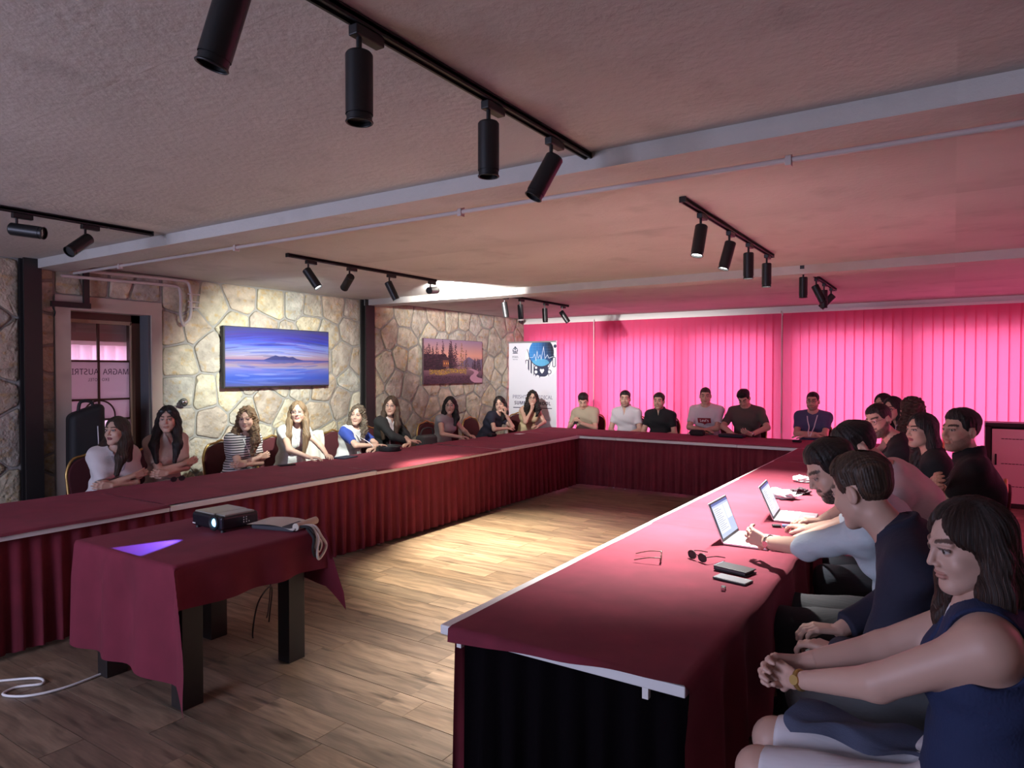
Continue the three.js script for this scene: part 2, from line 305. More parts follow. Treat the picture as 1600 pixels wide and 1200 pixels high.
function banquetTable(label, x0, x1, z0, z1, skirts) {
  const cx = (x0 + x1) / 2, cz = (z0 + z1) / 2, t = thing('banquet_table', label, 'table', [cx, 0, cz], 0, 'banquet tables of the U-shaped setting');
  part('tabletop', box(x1 - x0 - .004, .036, z1 - z0 - .004, 0, TOP - .018, 0, .004), M.whiteMelamine, t, 'white laminate top');
  const ix = (x1 - x0) / 2 - .09, iz = (z1 - z0) / 2 - .12;
  for (const sx of [-1, 1]) for (const sz of [-1, 1]) part('leg', merge([cylBetween([sx * ix, 0, sz * iz], [sx * ix, TOP - .036, sz * iz], .014, 8), box(.045, .05, .03, sx * ix, TOP - .055, sz * iz)]), M.alu, t);
  for (const [a, b, c, d] of skirts) part('skirt', skirtGeo(a - cx, b - cz, c - cx, d - cz, .025, TOP - .03, rr(0, 6)), M.skirt, t, 'burgundy pleated table skirt');
  return t;
}
function tableCloth(label, x0, x1, z0, z1, o) {
  return tag(part('tablecloth', clothGeo(x0, x1, z0, z1, TOP, o, .03, rr(0, 6)), M.velvet, scene), label, 'tablecloth', 'burgundy cloths on the banquet tables');
}
const LX0 = -5.75, LX1 = -4.63, FZ0 = -10.1, FZ1 = -9.0, QX0 = -1.62, QX1 = -.67;
{
  const L = [[-.85, -2.72, 'burgundy-skirted table at the end of the row by the stone wall, behind the projector table', 'burgundy cloth on the end table behind the projector', { xm: .1, xp: .018, zm: .0, zp: .1 }],
    [-2.72, -4.77, 'burgundy-skirted table under the sunset picture with sunglasses on it', 'burgundy cloth under the sunglasses by the stone wall', { xm: .1, xp: -.035, zm: 0, zp: -.004 }],
    [-4.77, -6.9, 'burgundy-skirted table with a round black case on it', 'burgundy cloth under the round black case', { xm: .1, xp: .02, zm: .01, zp: .0 }],
    [-6.9, -9.0, 'burgundy-skirted table below the forest painting', 'burgundy cloth below the forest painting', { xm: .1, xp: -.035, zm: 0, zp: -.02 }]];
  for (const [a, b, l, lc, o] of L) { banquetTable(l, LX0, LX1, b, a, [[LX1 - .05, a + .02, LX1 - .05, b - (b < -8 ? .12 : .02)]]); tableCloth(lc, LX0, LX1, b, a, o); }
  const F = [[LX0, -4.05, 'burgundy-skirted corner table in front of the roll-up banner', 'burgundy cloth on the corner table by the banner'], [-4.05, -2.35, 'burgundy-skirted table in front of the man in the printed white shirt', 'burgundy cloth in front of the printed white shirt'], [-2.35, QX1, 'burgundy-skirted corner table in front of the man with a lanyard', 'burgundy cloth in front of the man with a lanyard']];
  F.forEach(([a, b, l, lc], i) => { banquetTable(l, a, b, FZ0, FZ1, i === 0 ? [[LX1 - .12, FZ1 - .05, b + .03, FZ1 - .05]] : i === 1 ? [[a - .03, FZ1 - .05, b + .03, FZ1 - .05]] : [[a - .03, FZ1 - .05, QX0 + .12, FZ1 - .05]]); tableCloth(lc, a, b, FZ0, FZ1, { xm: 0, xp: 0, zm: .12, zp: i ? -.03 : 0 }); });
  const R = [[-2.0, -4.06, 'open-ended burgundy table end with eyeglasses, wallet and phone on it', 'burgundy cloth under the eyeglasses, wallet and phone', { xm: -.05, xp: .5, zm: 0, zp: s => .062 - .07 * Math.min(1, s * 1.45) + .004 * Math.sin(s * 24) }],
    [-4.06, -6.17, 'burgundy-skirted table carrying the second laptop and tissues', 'burgundy cloth under the second laptop', { xm: -.04, xp: .32, zm: 0, zp: .03 }],
    [-6.17, -7.6, 'burgundy-skirted table in front of the man in black with round glasses', 'burgundy cloth in front of the man in round glasses', { xm: -.03, xp: .3, zm: 0, zp: .02 }],
    [-7.6, -9.0, 'burgundy-skirted table next to the corner, in front of the curly-haired person', 'burgundy cloth in front of the curly-haired person', { xm: -.02, xp: .3, zm: 0, zp: 0 }]];
  for (const [a, b, l, lc, o] of R) { banquetTable(l, QX0, QX1, b, a, [[QX0 + .06, b, QX0 + .06, a - (a === -2.0 ? .03 : -.02)]]).userData.end = a; if (a === -2.0) { const t = scene.children[scene.children.length - 1]; part('added_end_sheet', skirtGeo(QX0 + .07 - t.position.x, -.05 - t.position.z - 2.02, QX1 - .02 - t.position.x, -.05 - t.position.z - 2.02, .03, TOP - .037, 2), phys({ color: lin(.004, .003, .004), roughness: 1, specularIntensity: .05 }), t, 'black sheet added to darken the open table end'); for (const x of [QX0 + .09, QX1 - .13]) part('bracket', box(.02, .035, .02, x - t.position.x, TOP - .052, a - t.position.z - .012), M.whitePlastic, t); } tableCloth(lc, QX0, QX1, b, a, o); }  // black pleated sheet added so the space under the table end looks dark
}
// ---------------------------------------------------------------- the projector table
{
  const x0 = -4.13, x1 = -3.17, z0 = -2.80, z1 = -1.88, cx = (x0 + x1) / 2, cz = (z0 + z1) / 2;
  const t = thing('projector_table', 'low table with thick dark square legs under the projector', 'table', [cx, 0, cz]);
  part('tabletop', box(x1 - x0, .05, z1 - z0, 0, .72, 0), M.darkWood, t);
  for (const [x, z] of [[-3.265, -2.0], [-3.275, -2.66], [-3.97, -2.62], [-3.965, -1.985]]) part('leg', box(.10, .695, .115, x - cx, .3475, z - cz, .004), M.darkWood, t, 'thick square dark wooden leg');
  tag(part('tablecloth', clothGeo(x0, x1, z0, z1, .745, { xm: 0, xp: .23, zm: .34, zp: .58 }, .022, 1.1), M.velvet, scene), 'burgundy cloth hanging in points over the projector table', 'tablecloth');
  const p = thing('projector', 'black video projector with a glowing blue lens', 'projector', [-3.73, .751, -2.54], -.03);
  part('case', box(.315, .085, .25, 0, .055, 0, .018), std({ color: lin(.012, .013, .018), roughness: .25 }), p, 'glossy black casing');
  part('top_cover', merge([box(.20, .012, .22, -.045, .098, 0, .005), box(.09, .012, .2, .105, .098, 0, .005)]), std({ color: lin(.30, .29, .25), roughness: .4 }), p, 'pale top cover');
  for (const [x, z] of [[-.13, -.1], [.13, -.1], [-.13, .1], [.13, .1]]) part('foot', new THREE.CylinderGeometry(.012, .014, .014, 10).translate(x, .007, z), M.blackPlastic, p);
  part('lens_ring', new THREE.TorusGeometry(.038, .010, 10, 28).translate(.082, .056, .127), M.blackPlastic, p);
  part('lens', new THREE.SphereGeometry(.034, 20, 10, 0, 6.2832, 0, .9).rotateX(Math.PI / 2).translate(.082, .056, .101), std({ color: lin(.1, .2, .4), emissive: lin(.25, .6, 1), emissiveIntensity: 3.2, roughness: .1 }), p, 'glowing blue lens');
  for (let i = 0; i < 7; i++) part('button', box(.002, .006, .006, .1585, .045 + (i % 3) * .014, -.02 - (i / 3 | 0) * .018), M.whitePlastic, p);
  part('logo_strip', box(.03, .006, .002, -.13, .03, .1255), M.whitePlastic, p);
  const s = new THREE.SpotLight(lin(.10, .11, 1), 13, 0, 20 * D2R, .12); s.position.set(-3.65, .812, -2.395); s.target.position.set(-3.62, 1.10, 3); s.castShadow = true; s.shadow.radius = .5; scene.add(s, s.target);
  const b = thing('tote_bag', 'folded pale canvas bag with dangling straps beside the projector', 'bag', [-3.42, .751, -2.72], .25);
  part('bag_body', gridGeo(14, 10, (u, v) => [-.17 + .34 * u, .03 + .012 * Math.sin(u * 5) + .03 * Math.max(0, u - .75) * 4 * Math.sin(v * 3.1), -.1 + .22 * v + .02 * Math.sin(u * 7)]), std({ color: lin(.62, .60, .56), roughness: .9 }), b, 'pale canvas');
  part('bag_fold', box(.30, .026, .19, 0, .014, .01, .012), std({ color: lin(.06, .06, .07), roughness: .9 }), b);
  part('bag_roll', new THREE.CylinderGeometry(.022, .022, .2, 14).rotateX(Math.PI / 2).translate(.17, .036, .01), std({ color: lin(.55, .50, .42), roughness: .9 }), b);
  const loop = (x, z, w, h, c, ph) => part('strap', tube([[x - .06, .03, z], [x + .05, .035, z + .005], [x + .085, -.02, z + .01 - w * .3], [x + .09, -h * .6, z - w], [x + .085, -h, z + ph], [x + .095, -h * .6, z + w], [x + .088, -.02, z + w * .5], [x + .04, .032, z + w * .4]], .0085, 40, 6).scale(1, 1, 1), c, b);
  const wS = std({ color: lin(.62, .6, .58), roughness: .9 }), kS = std({ color: lin(.02, .02, .022), roughness: .9 });
  loop(.205, .09, .035, .13, kS, .0); loop(.215, .05, .05, .15, wS, .02); loop(.208, .07, .03, .11, wS, -.01);
  tag(part('floor_cable', tube([[-4.62, .008, -1.35], [-4.40, .008, -1.55], [-4.21, .008, -1.72], [-4.13, .008, -1.70], [-4.20, .008, -1.60], [-4.17, .008, -1.53], [-4.05, .008, -1.58], [-3.98, .008, -1.72], [-4.02, .008, -2.2]], .007, 90, 8), M.whitePlastic, scene), 'white cable curling over the floor to the projector table', 'cable');
  tag(part('power_cable', tube([[-3.86, .80, -2.60], [-4.0, .76, -2.72], [-4.16, .73, -2.9], [-4.2, .4, -3.2], [-4.0, .02, -3.05], [-3.72, .012, -2.72], [-3.66, .25, -2.72], [-3.72, .3, -2.86], [-3.86, .012, -2.95]], .005, 80, 6), M.blackPlastic, scene), 'black cable hanging behind the projector table', 'cable');
}
// ---------------------------------------------------------------- lamp tracks
const lampBody = merge([new THREE.CylinderGeometry(.038, .038, .165, 24, 1, true).translate(0, -.0825, 0), new THREE.CylinderGeometry(.034, .038, .006, 24).translate(0, .003, 0), new THREE.CylinderGeometry(.0355, .0355, .02, 24, 1, true).translate(0, -.175, 0)]);
const lampRim = new THREE.TorusGeometry(.036, .003, 6, 24).rotateX(Math.PI / 2).translate(0, -.185, 0);
const lampLens = new THREE.CylinderGeometry(.034, .034, .004, 24).translate(0, -.172, 0);
const lensOff = std({ color: lin(.03, .03, .032), roughness: .3 }), lensOn = std({ color: lin(.9, .9, .9), emissive: lin(.95, 1, .98), emissiveIntensity: 9 });
function trackLamp(label, group, x, z, aim, lit) {
  const t = thing('track_lamp', label, 'lamp', [x, CEIL - .035, z], 0, group), py = -.085;
  part('adapter', box(.034, .03, .11, 0, -.012, 0, .004), M.blackMetal, t);
  part('stem', cylBetween([0, -.02, .03], [0, py, .03], .008, 8), M.blackMetal, t);
  const d = V(...aim).normalize(), b = part('lamp_housing', lampBody, M.blackMetal, t, 'black cylinder housing');
  b.quaternion.setFromUnitVectors(V(0, -1, 0), d); b.position.set(d.x * -.03, py - .01 + d.y * -.02, .03 + d.z * -.03);
  part('rim', lampRim, M.blackMetal, b); part('lens', lampLens, lit ? lensOn : lensOff, b, lit ? 'bright white lens' : 'dark lens');
  if (lit) {
    const [power, angle, col] = lit, s = new THREE.SpotLight(lin(...col), power, 0, angle * D2R, 1);
    s.position.set(x, CEIL - .035, z).add(b.position).addScaledVector(d, .195); s.target.position.copy(s.position).addScaledVector(d, 3);
    s.castShadow = true; s.shadow.radius = 1.5; scene.add(s, s.target);
  }
}
{
  const warm = [1, .90, .70], cool = [.93, 1, .93], cw = [1, .97, .93], dn = [0, -1, 0];
  const tracks = [
    ['black lamp track over the end of the right-hand tables, its lamps unlit', 'unlit lamps of the nearest track', -1.40, -.75, -2.82, [
      [-1.01, [-.25, -.9, .15], 0, 'unlit black cylinder lamp tilted sideways, first on the nearest track'], [-1.41, dn, 0, 'unlit black lamp pointing straight down beside the sideways-tilted one'], [-2.04, dn, 0, 'unlit black lamp pointing straight down, next to the tilted lamp by the beam'], [-2.49, [-.35, -.85, .3], 0, 'unlit black cylinder lamp tilted, last on the nearest track by the beam']]],
    ['black lamp track over the projector table', 'unlit lamps over the projector table', -4.78, -.9, -2.69, [[-1.89, [.75, -.12, -.6], 0, 'unlit black lamp lying horizontal over the projector table'], [-2.28, [.25, -.6, .75], 0, 'unlit black lamp tilted forward at the end of the track over the projector table']]],
    ['black lamp track over the tables by the stone wall', 'lamps over the tables by the stone wall', -4.70, -3.80, -5.74, [
      [-4.05, [.52, -.86, -.28], [70, 30, warm], 'lit black lamp aimed at the floor, first on the track by the stone wall'], [-4.53, [-.80, -.44, -.34], [36, 42, cool], 'black lamp aimed at the stone wall below the sunset picture'], [-5.06, [.33, -.9, -.28], [100, 30, warm], 'black lamp aimed at the plank floor, third on the track by the stone wall'], [-5.69, [-.26, .14, -.95], [66, 45, cw], 'black lamp turned level towards the ceiling, at the end of its track']]],
    ['black lamp track in the corner before the forest painting', 'unlit lamps before the forest painting', -4.85, -6.95, -9.03, [[-7.35, [.12, -.95, -.1], 0, 'unlit lamp beside the second beam, first on the track before the forest painting'], [-7.73, [.05, -1, -.05], 0, 'unlit lamp second from the beam on the track before the forest painting'], [-8.38, [.05, -1, 0], 0, 'unlit lamp third from the beam on the track before the forest painting'], [-8.89, [.5, -.8, -.2], 0, 'unlit tilted lamp at the end of the track before the forest painting']]],
    ['black lamp track with four lit lamps over the right-hand tables', 'lit lamps over the right-hand tables', -1.30, -3.79, -6.05, [[-4.15, [-.08, -.97, .22], [48, 38, cw], 'brightly lit lamp leaning towards the projector, first on the lit track'], [-4.78, [-.20, -.95, .18], [48, 38, cw], 'brightly lit lamp leaning over the floor, second on the lit track'], [-5.30, [0, -1, 0], [48, 36, cw], 'lit lamp pointing straight down, third on the lit track'], [-5.89, [0, -1, 0], [48, 36, cw], 'lit lamp pointing straight down, last on the lit track']]],
    ['black lamp track near the rose blinds', 'unlit lamps near the rose blinds', -1.20, -6.85, -8.95, [[-6.94, dn, 0, 'unlit lamp pointing straight down near the rose blinds'], [-7.66, [.4, -.85, 0], 0, 'unlit lamp tilted, second on the track near the rose blinds'], [-8.16, dn, 0, 'unlit lamp between two tilted ones near the rose blinds'], [-8.67, [-.65, -.7, .1], 0, 'unlit lamp tilted sideways at the end of the track near the rose blinds']]],
  ];
  for (const [label, group, x, a, b, lamps] of tracks) {
    const t = thing('lamp_track', label, 'lamp track', [x, CEIL, (a + b) / 2]);
    part('rail', merge([box(.036, .018, a - b, 0, -.012, 0), box(.008, .02, a - b, -.014, -.02, 0), box(.008, .02, a - b, .014, -.02, 0)]), M.blackMetal, t);
    for (const s of [-1, 1]) part('end_cap', box(.038, .032, .012, 0, -.017, s * (a - b) / 2), M.blackMetal, t);
    for (const [z, aim, lit, l] of lamps) trackLamp(l ?? 'black cylinder lamp among the ' + group, group, x, z, aim, lit);
  }
}
// ---------------------------------------------------------------- things on the stone wall and in the corner
{
  const sunset = canvasTex(1024, 512, (c, w, h) => {
    const g = c.createLinearGradient(0, 0, 0, h * .56); [[0, '#5c6688'], [.18, '#5b57b0'], [.42, '#5f86e6'], [.62, '#a8c4ec'], [.85, '#f6e0bf'], [1, '#f3a9a0']].forEach(s => g.addColorStop(...s)); c.fillStyle = g; c.fillRect(0, 0, w, h * .56);
    const q = c.createLinearGradient(0, h * .56, 0, h); [[0, '#7d83c4'], [.12, '#f2c3a6'], [.25, '#f0dcc0'], [.4, '#9aa6dc'], [.7, '#4a7fd6'], [1, '#7c86a4']].forEach(s => q.addColorStop(...s)); c.fillStyle = q; c.fillRect(0, h * .56, w, h * .44);
    let sd = 3; const r = () => (sd = (sd * 16807) % 2147483647) / 2147483647;
    const streak = (n, y0, y1, cols, a) => { for (let i = 0; i < n; i++) { const x = r() * w, y = y0 + r() * (y1 - y0), L = 60 + r() * 240, t = 2 + r() * 9; c.globalAlpha = a * (.4 + .6 * r()); c.fillStyle = cols[r() * cols.length | 0]; c.beginPath(); c.ellipse(x, y, L, t, (x - w * .45) / w * .28 * (y < h * .56 ? 1 : -1), 0, 7); c.fill(); } };
    streak(46, 20, h * .3, ['#4a3f9a', '#3853c8', '#6d4fa8', '#5f6e92'], .6); streak(40, h * .2, h * .46, ['#2b59d8', '#d9b8e8', '#cfe0fa', '#7a4fae', '#f4f2ea'], .5); streak(26, h * .36, h * .52, ['#fbeccb', '#f7b7b0', '#4c4a86', '#ffffff'], .55); streak(46, h * .62, h * .98, ['#3f7de6', '#b7a3e0', '#dfe9fb', '#6f62b4', '#8fb6f2'], .42); streak(16, h * .58, h * .68, ['#fbe6c0', '#f4b9a4', '#7a79b8'], .6);
    c.globalAlpha = 1; const hill = (s, col) => { c.fillStyle = col; c.beginPath(); c.moveTo(w * .26, h * .56); [[.34, .545], [.40, .50], [.45, .462], [.49, .485], [.54, .475], [.58, .495], [.62, .483], [.66, .52], [.74, .55], [.84, .56]].forEach(([x, y]) => c.lineTo(w * x, h * (.56 + (y - .56) * s))); c.lineTo(w * .26, h * .56); c.fill(); };
    hill(1, '#4d5a86'); c.globalAlpha = .8; hill(-.55, '#6d7aa0'); c.globalAlpha = 1; c.fillStyle = '#6572a8'; c.fillRect(0, h * .545, w, h * .022); c.globalCompositeOperation = 'multiply'; c.fillStyle = '#8f94c4'; c.fillRect(0, 0, w, h); c.globalCompositeOperation = 'source-over';
  });
  const s = thing('sunset_picture', 'wide black-edged panel showing a blue and violet sunset over water', 'picture', [WX + .07, 0, -5.39]);
  part('panel_body', box(.045, .70, 1.52, 0, 1.86, 0, .004), M.blackPlastic, s);
  const pg = new THREE.PlaneGeometry(1.495, .675); pg.rotateY(Math.PI / 2);
  part('picture', pg.translate(.0245, 1.865, -.004), std({ map: sunset, color: lin(.85, .85, .85), roughness: .4 }), s, 'blue and violet sunset over still water with a dark hill');
  const forest = canvasTex(768, 352, (c, w, h) => {
    const g = c.createLinearGradient(0, 0, 0, h); [[0, '#8d7a94'], [.35, '#d39a86'], [.55, '#a57f84'], [1, '#3a2436']].forEach(q => g.addColorStop(...q)); c.fillStyle = g; c.fillRect(0, 0, w, h);
    let sd = 11; const r = () => (sd = (sd * 16807) % 2147483647) / 2147483647;
    c.fillStyle = '#6d6078'; c.beginPath(); c.moveTo(w * .55, h * .6); c.lineTo(w * .75, h * .38); c.lineTo(w * .88, h * .48); c.lineTo(w, h * .42); c.lineTo(w, h * .66); c.fill();
    const fir = (x, y, t, col) => { for (let k = 0; k < 16; k++) { const f = k / 16, ww = t * .17 * (.15 + f); c.fillStyle = col[r() * col.length | 0]; for (let m = 0; m < 5; m++) c.fillRect(x + (r() - .5) * 2 * ww, y - t + f * t * .96 + r() * 6, 3 + r() * ww * .7, 2 + r() * 5); } c.fillStyle = '#241a20'; c.fillRect(x - 2, y - t * .5, 4, t * .5); };
    c.fillStyle = '#33202c'; c.fillRect(0, h * .34, w * .36, h * .36);
    for (let i = 0; i < 26; i++) fir(r() * w * .52, h * (.62 + r() * .08), h * (.4 + r() * .3), ['#2a1f28', '#3b2834', '#4d3240', '#231a24']);
    for (let i = 0; i < 12; i++) fir(w * (.78 + r() * .24), h * (.66 + r() * .06), h * (.14 + r() * .16), ['#43303f', '#5a4352', '#35263a']);
    fir(w * .62, h * .68, h * .62, ['#6d5230', '#8a6a35', '#4b3a30']); fir(w * .70, h * .69, h * .48, ['#4a3a40', '#5d4848']);
    c.fillStyle = '#7a4a3a'; c.fillRect(w * .30, h * .46, w * .10, h * .16); c.fillStyle = '#f0b050'; for (const x of [.32, .355, .385]) c.fillRect(w * x, h * .52, 8, 16); c.fillStyle = '#3c2a34'; c.beginPath(); c.moveTo(w * .28, h * .47); c.lineTo(w * .35, h * .36); c.lineTo(w * .43, h * .47); c.fill();
    for (let i = 0; i < 900; i++) { const x = w * (.08 + r() * .62), y = h * (.66 + r() * .14); c.fillStyle = ['#b08a34', '#8a7a30', '#d0a840', '#6c5a2c'][r() * 4 | 0]; if (Math.abs(y / h - .72 - .04 * Math.sin(x / w * 9)) < .07) c.fillRect(x, y, 3 + r() * 9, 2 + r() * 3); }
    for (let i = 0; i < 900; i++) { c.fillStyle = ['#33202f', '#4c3344', '#5b3b48', '#2a1b28'][r() * 4 | 0]; c.fillRect(r() * w, h * (.82 + r() * .18), 4 + r() * 14, 2 + r() * 4); }
    c.fillStyle = '#b68a9c'; c.beginPath(); c.moveTo(w * .74, h * .68); c.quadraticCurveTo(w * .9, h * .72, w * .82, h * .8); c.quadraticCurveTo(w * .7, h * .9, w * .86, h); c.lineTo(w, h); c.lineTo(w, h * .9); c.quadraticCurveTo(w * .84, h * .86, w * .92, h * .78); c.quadraticCurveTo(w * .97, h * .72, w * .80, h * .66); c.fill();
  });
  const f = thing('canvas_painting', 'unframed canvas painting of a forest cottage and stream', 'painting', [WX + .06, 0, -8.83]);
  part('canvas_block', box(.03, .71, 1.55, 0, 1.855, 0, .003), std({ color: lin(.10, .06, .07), roughness: .9 }), f);
  const fg = new THREE.PlaneGeometry(1.54, .70); fg.rotateY(Math.PI / 2); part('picture', fg.translate(.0165, 1.855, 0), std({ map: forest, roughness: .7 }), f);
  // pipes, bracket, socket, sensor
  const p = thing('heating_pipe', 'pair of painted heating pipes turning down beside the glazed door', 'pipe', [WX + .06, 0, 0]);
  part('pipe_run', tube([[.02, 2.64, -2.9], [.02, 2.64, -3.4], [.02, 2.65, -4.1], [.02, 2.64, -4.22], [.02, 2.56, -4.25], [.02, 2.3, -4.25], [.02, 2.23, -4.22], [.0, 2.19, -4.16]], .016, 70, 8), M.pipe, p);
  part('pipe_run', tube([[.02, 2.57, -3.0], [.02, 2.575, -3.4], [.02, 2.585, -4.02], [.02, 2.575, -4.12], [.02, 2.5, -4.14], [.02, 2.3, -4.14], [.02, 2.23, -4.15], [.0, 2.18, -4.19]], .016, 70, 8), M.pipe, p);
  for (const y of [2.52, 2.44, 2.38]) part('clip', box(.03, .014, .13, .02, y, -4.29, .004), M.pipe, p);
  const b = thing('wall_bracket', 'black angled bracket on the wall over the glazed door', 'bracket', [WX + .07, 0, 0]);
  part('upright', box(.03, .33, .05, 0, 2.46, -3.215), M.blackMetal, b); part('arm', box(.04, .05, .33, .01, 2.31, -3.08), M.blackMetal, b); part('cable_tail', tube([[0, 2.31, -2.94], [.01, 2.27, -2.93], [0, 2.24, -2.95], [.01, 2.2, -2.94]], .006, 12, 6), M.blackPlastic, b);
  const o = thing('wall_socket', 'round chrome fitting on the stone wall beside the door', 'wall fitting', [WX + .05, 1.37, -4.18]);
  part('plate', new THREE.CylinderGeometry(.042, .045, .02, 20).rotateZ(Math.PI / 2), M.blackPlastic, o); part('dome', new THREE.SphereGeometry(.03, 16, 10).translate(.015, .008, .0), M.chrome, o);
  const k = thing('security_camera', 'small white dome camera in the corner by the blinds', 'camera', [WX + .1, CEIL - .03, WZ + .28]);
  part('base', new THREE.CylinderGeometry(.05, .055, .03, 20), M.whitePlastic, k); part('dome', new THREE.SphereGeometry(.042, 16, 10).translate(0, -.03, 0), M.blackPlastic, k);
  const bag = thing('black_bag', 'tall black bag standing before the glazed door', 'bag', [-6.70, 0, -3.13], 1.3);
  part('bag_body', (() => { const g = new RoundedBoxGeometry(.30, 1.34, .24, 5, .06).translate(0, .69, 0), q = g.attributes.position; for (let i = 0; i < q.count; i++) { const y = q.getY(i); q.setX(i, q.getX(i) * (1 + .06 * Math.sin(y * 9)) + .02 * Math.sin(y * 5)); q.setY(i, y + .04 * Math.sin(q.getX(i) * 12) * (y > 1 ? 1 : 0)); } g.computeVertexNormals(); return g; })(), std({ color: lin(.010, .010, .012), roughness: .7 }), bag, 'black fabric');
  part('bag_handle', tube([[-.06, 1.34, .05], [-.04, 1.42, .06], [.04, 1.42, .06], [.07, 1.33, .05]], .014, 16, 8), std({ color: lin(.01, .01, .012), roughness: .6 }), bag);
  part('zip_chain', tube([[.08, 1.2, .125], [.085, 1.0, .128], [.08, .8, .128], [.085, .55, .126]], .005, 20, 6), M.alu, bag, 'silver zip');
  part('pocket', box(.2, .4, .05, -.01, .5, .12, .02), std({ color: lin(.012, .012, .014), roughness: .7 }), bag);
}
// roll-up banner
{
  const art = canvasTex(640, 1408, (c, w, h) => {
    c.fillStyle = '#e6e8f2'; c.fillRect(0, 0, w, h);
    const ink = '#2b3350';
    c.strokeStyle = ink; c.fillStyle = ink; c.lineWidth = 7;
    c.beginPath(); c.arc(88, 92, 32, 0, 7); c.stroke(); c.beginPath(); c.moveTo(88, 48); c.lineTo(88, 130); c.moveTo(56, 88); c.quadraticCurveTo(88, 128, 120, 88); c.moveTo(66, 66); c.quadraticCurveTo(88, 88, 110, 66); c.stroke(); c.beginPath(); c.arc(88, 54, 10, 0, 7); c.fill(); c.fillRect(52, 122, 72, 8);
    c.font = '30px serif'; c.textAlign = 'center'; c.fillText('PSMA', 88, 182); c.font = '14px sans-serif'; c.fillText('PRISHTINA', 88, 206);
    c.save(); c.beginPath(); c.arc(455, 190, 230, 0, 7); c.clip();
    c.fillStyle = '#f3f4fa'; c.fillRect(200, 0, 440, 430); c.strokeStyle = '#343a55'; c.lineWidth = 9;
    for (const [x, y, ww, hh] of [[232, 210, 34, 170], [276, 190, 26, 200], [312, 230, 30, 170], [590, 180, 34, 110]]) { c.beginPath(); c.roundRect(x, y, ww, hh, 12); c.stroke(); }
    c.fillStyle = '#343a55'; c.beginPath(); c.roundRect(345, 255, 190, 150, 60); c.fill(); c.fillStyle = '#f3f4fa'; for (const [x, y, q] of [[372, 300, 20], [370, 350, 24], [392, 410, 28], [545, 350, 24], [520, 258, 18]]) { c.beginPath(); c.arc(x, y, q, 0, 7); c.fill(); c.stroke(); }
    c.beginPath(); c.moveTo(450, 370); c.bezierCurveTo(400, 330, 425, 300, 450, 322); c.bezierCurveTo(475, 300, 500, 330, 450, 370); c.fill();
    c.lineWidth = 7; c.beginPath(); c.moveTo(560, 200); c.bezierCurveTo(560, 330, 500, 290, 540, 400); c.moveTo(246, 20); c.bezierCurveTo(250, 180, 330, 150, 330, 240); c.stroke(); c.restore();
    const g = c.createLinearGradient(300, 120, 560, 40); [[0, '#3f8fd8'], [.5, '#2f6fb4'], [1, '#12182c']].forEach(q => g.addColorStop(...q));
    c.save(); c.beginPath(); c.arc(440, 120, 165, 0, 7); c.clip(); c.fillStyle = g; c.fillRect(260, 0, 360, 300); c.fillStyle = 'rgba(120,215,245,.6)'; c.beginPath(); c.ellipse(430, 255, 120, 60, 0, 0, 7); c.fill();
    c.strokeStyle = 'rgba(160,200,240,.35)'; c.lineWidth = 2; for (let i = 0; i < 9; i++) { c.beginPath(); c.moveTo(270, 20 + i * 32); c.lineTo(610, 20 + i * 32); c.moveTo(290 + i * 38, 0); c.lineTo(290 + i * 38, 300); c.stroke(); }
    c.strokeStyle = '#e8f4ff'; c.lineWidth = 5; c.beginPath(); c.moveTo(280, 180); [[330, 180], [350, 140], [370, 215], [385, 110], [400, 190], [425, 150], [440, 200], [470, 60], [490, 195], [520, 150], [540, 190], [600, 170]].forEach(q => c.lineTo(...q)); c.stroke(); c.restore();
    c.strokeStyle = '#343a55'; c.lineWidth = 9; c.beginPath(); c.arc(440, 120, 168, .2, Math.PI - .1); c.stroke(); c.fillStyle = '#343a55'; c.beginPath(); c.arc(620, 52, 20, 0, 7); c.fill();
    c.fillStyle = '#6b6a86'; c.font = '58px sans-serif'; c.fillText('PRISHTINA MEDICAL', w / 2, 668, w - 40); c.fillStyle = '#3b3a58'; c.font = 'bold 58px sans-serif'; c.fillText('SUMMER SCHOOL', w / 2, 740, w - 60); c.fillRect(60, 772, w - 120, 9);
    c.fillStyle = '#9a9ab0'; c.font = '22px sans-serif'; c.fillText('PRISHTINA', 130, 920); c.fillText('SUMMER', 520, 920);
  });
  const t = thing('rollup_banner', 'white roll-up banner with blue medical artwork in the corner', 'banner', [-6.36, 0, -10.5]);
  const g = new THREE.PlaneGeometry(1.0, 2.14, 1, 10); part('banner_sheet', g.translate(0, 1.15, 0), std({ map: art, roughness: .6 }), t);
  part('top_rail', box(1.01, .03, .03, 0, 2.225, 0, .006), M.alu, t); part('base_case', box(1.04, .08, .16, 0, .045, 0, .02), M.alu, t); part('pole', cylBetween([0, .05, -.05], [0, 2.24, -.03], .012, 8), M.alu, t);
}
// cabinet on the right by the blinds
{
  const t = thing('low_cabinet', 'dark-framed low cabinet with pale front panels by the blinds', 'cabinet', [1.05, 0, -10.62]);
  part('carcass', merge([box(1.42, .05, .36, 0, 1.03, 0), box(.06, 1.02, .36, -.68, .51, 0), box(.06, 1.02, .36, .68, .51, 0), box(1.4, .06, .34, 0, .03, 0), box(1.36, .95, .02, 0, .52, -.16)]), M.darkWood, t, 'dark frame');
  for (const [x, w] of [[-.33, .62], [.33, .62]]) { const d = part('door', box(w, .92, .025, x, .52, .16, .004), std({ color: lin(.66, .55, .52), roughness: .5 }), t, 'pale panel');
    for (const y of [.27, .55, .86]) part('slot_row', merge(Array.from({ length: 12 }, (_, i) => box(.03, .008, .004, x - .2 + i * .037, y, .174))), M.darkWood, d); }
  part('handle', box(.02, .14, .02, -.6, .6, .19, .005), M.blackMetal, t);
}

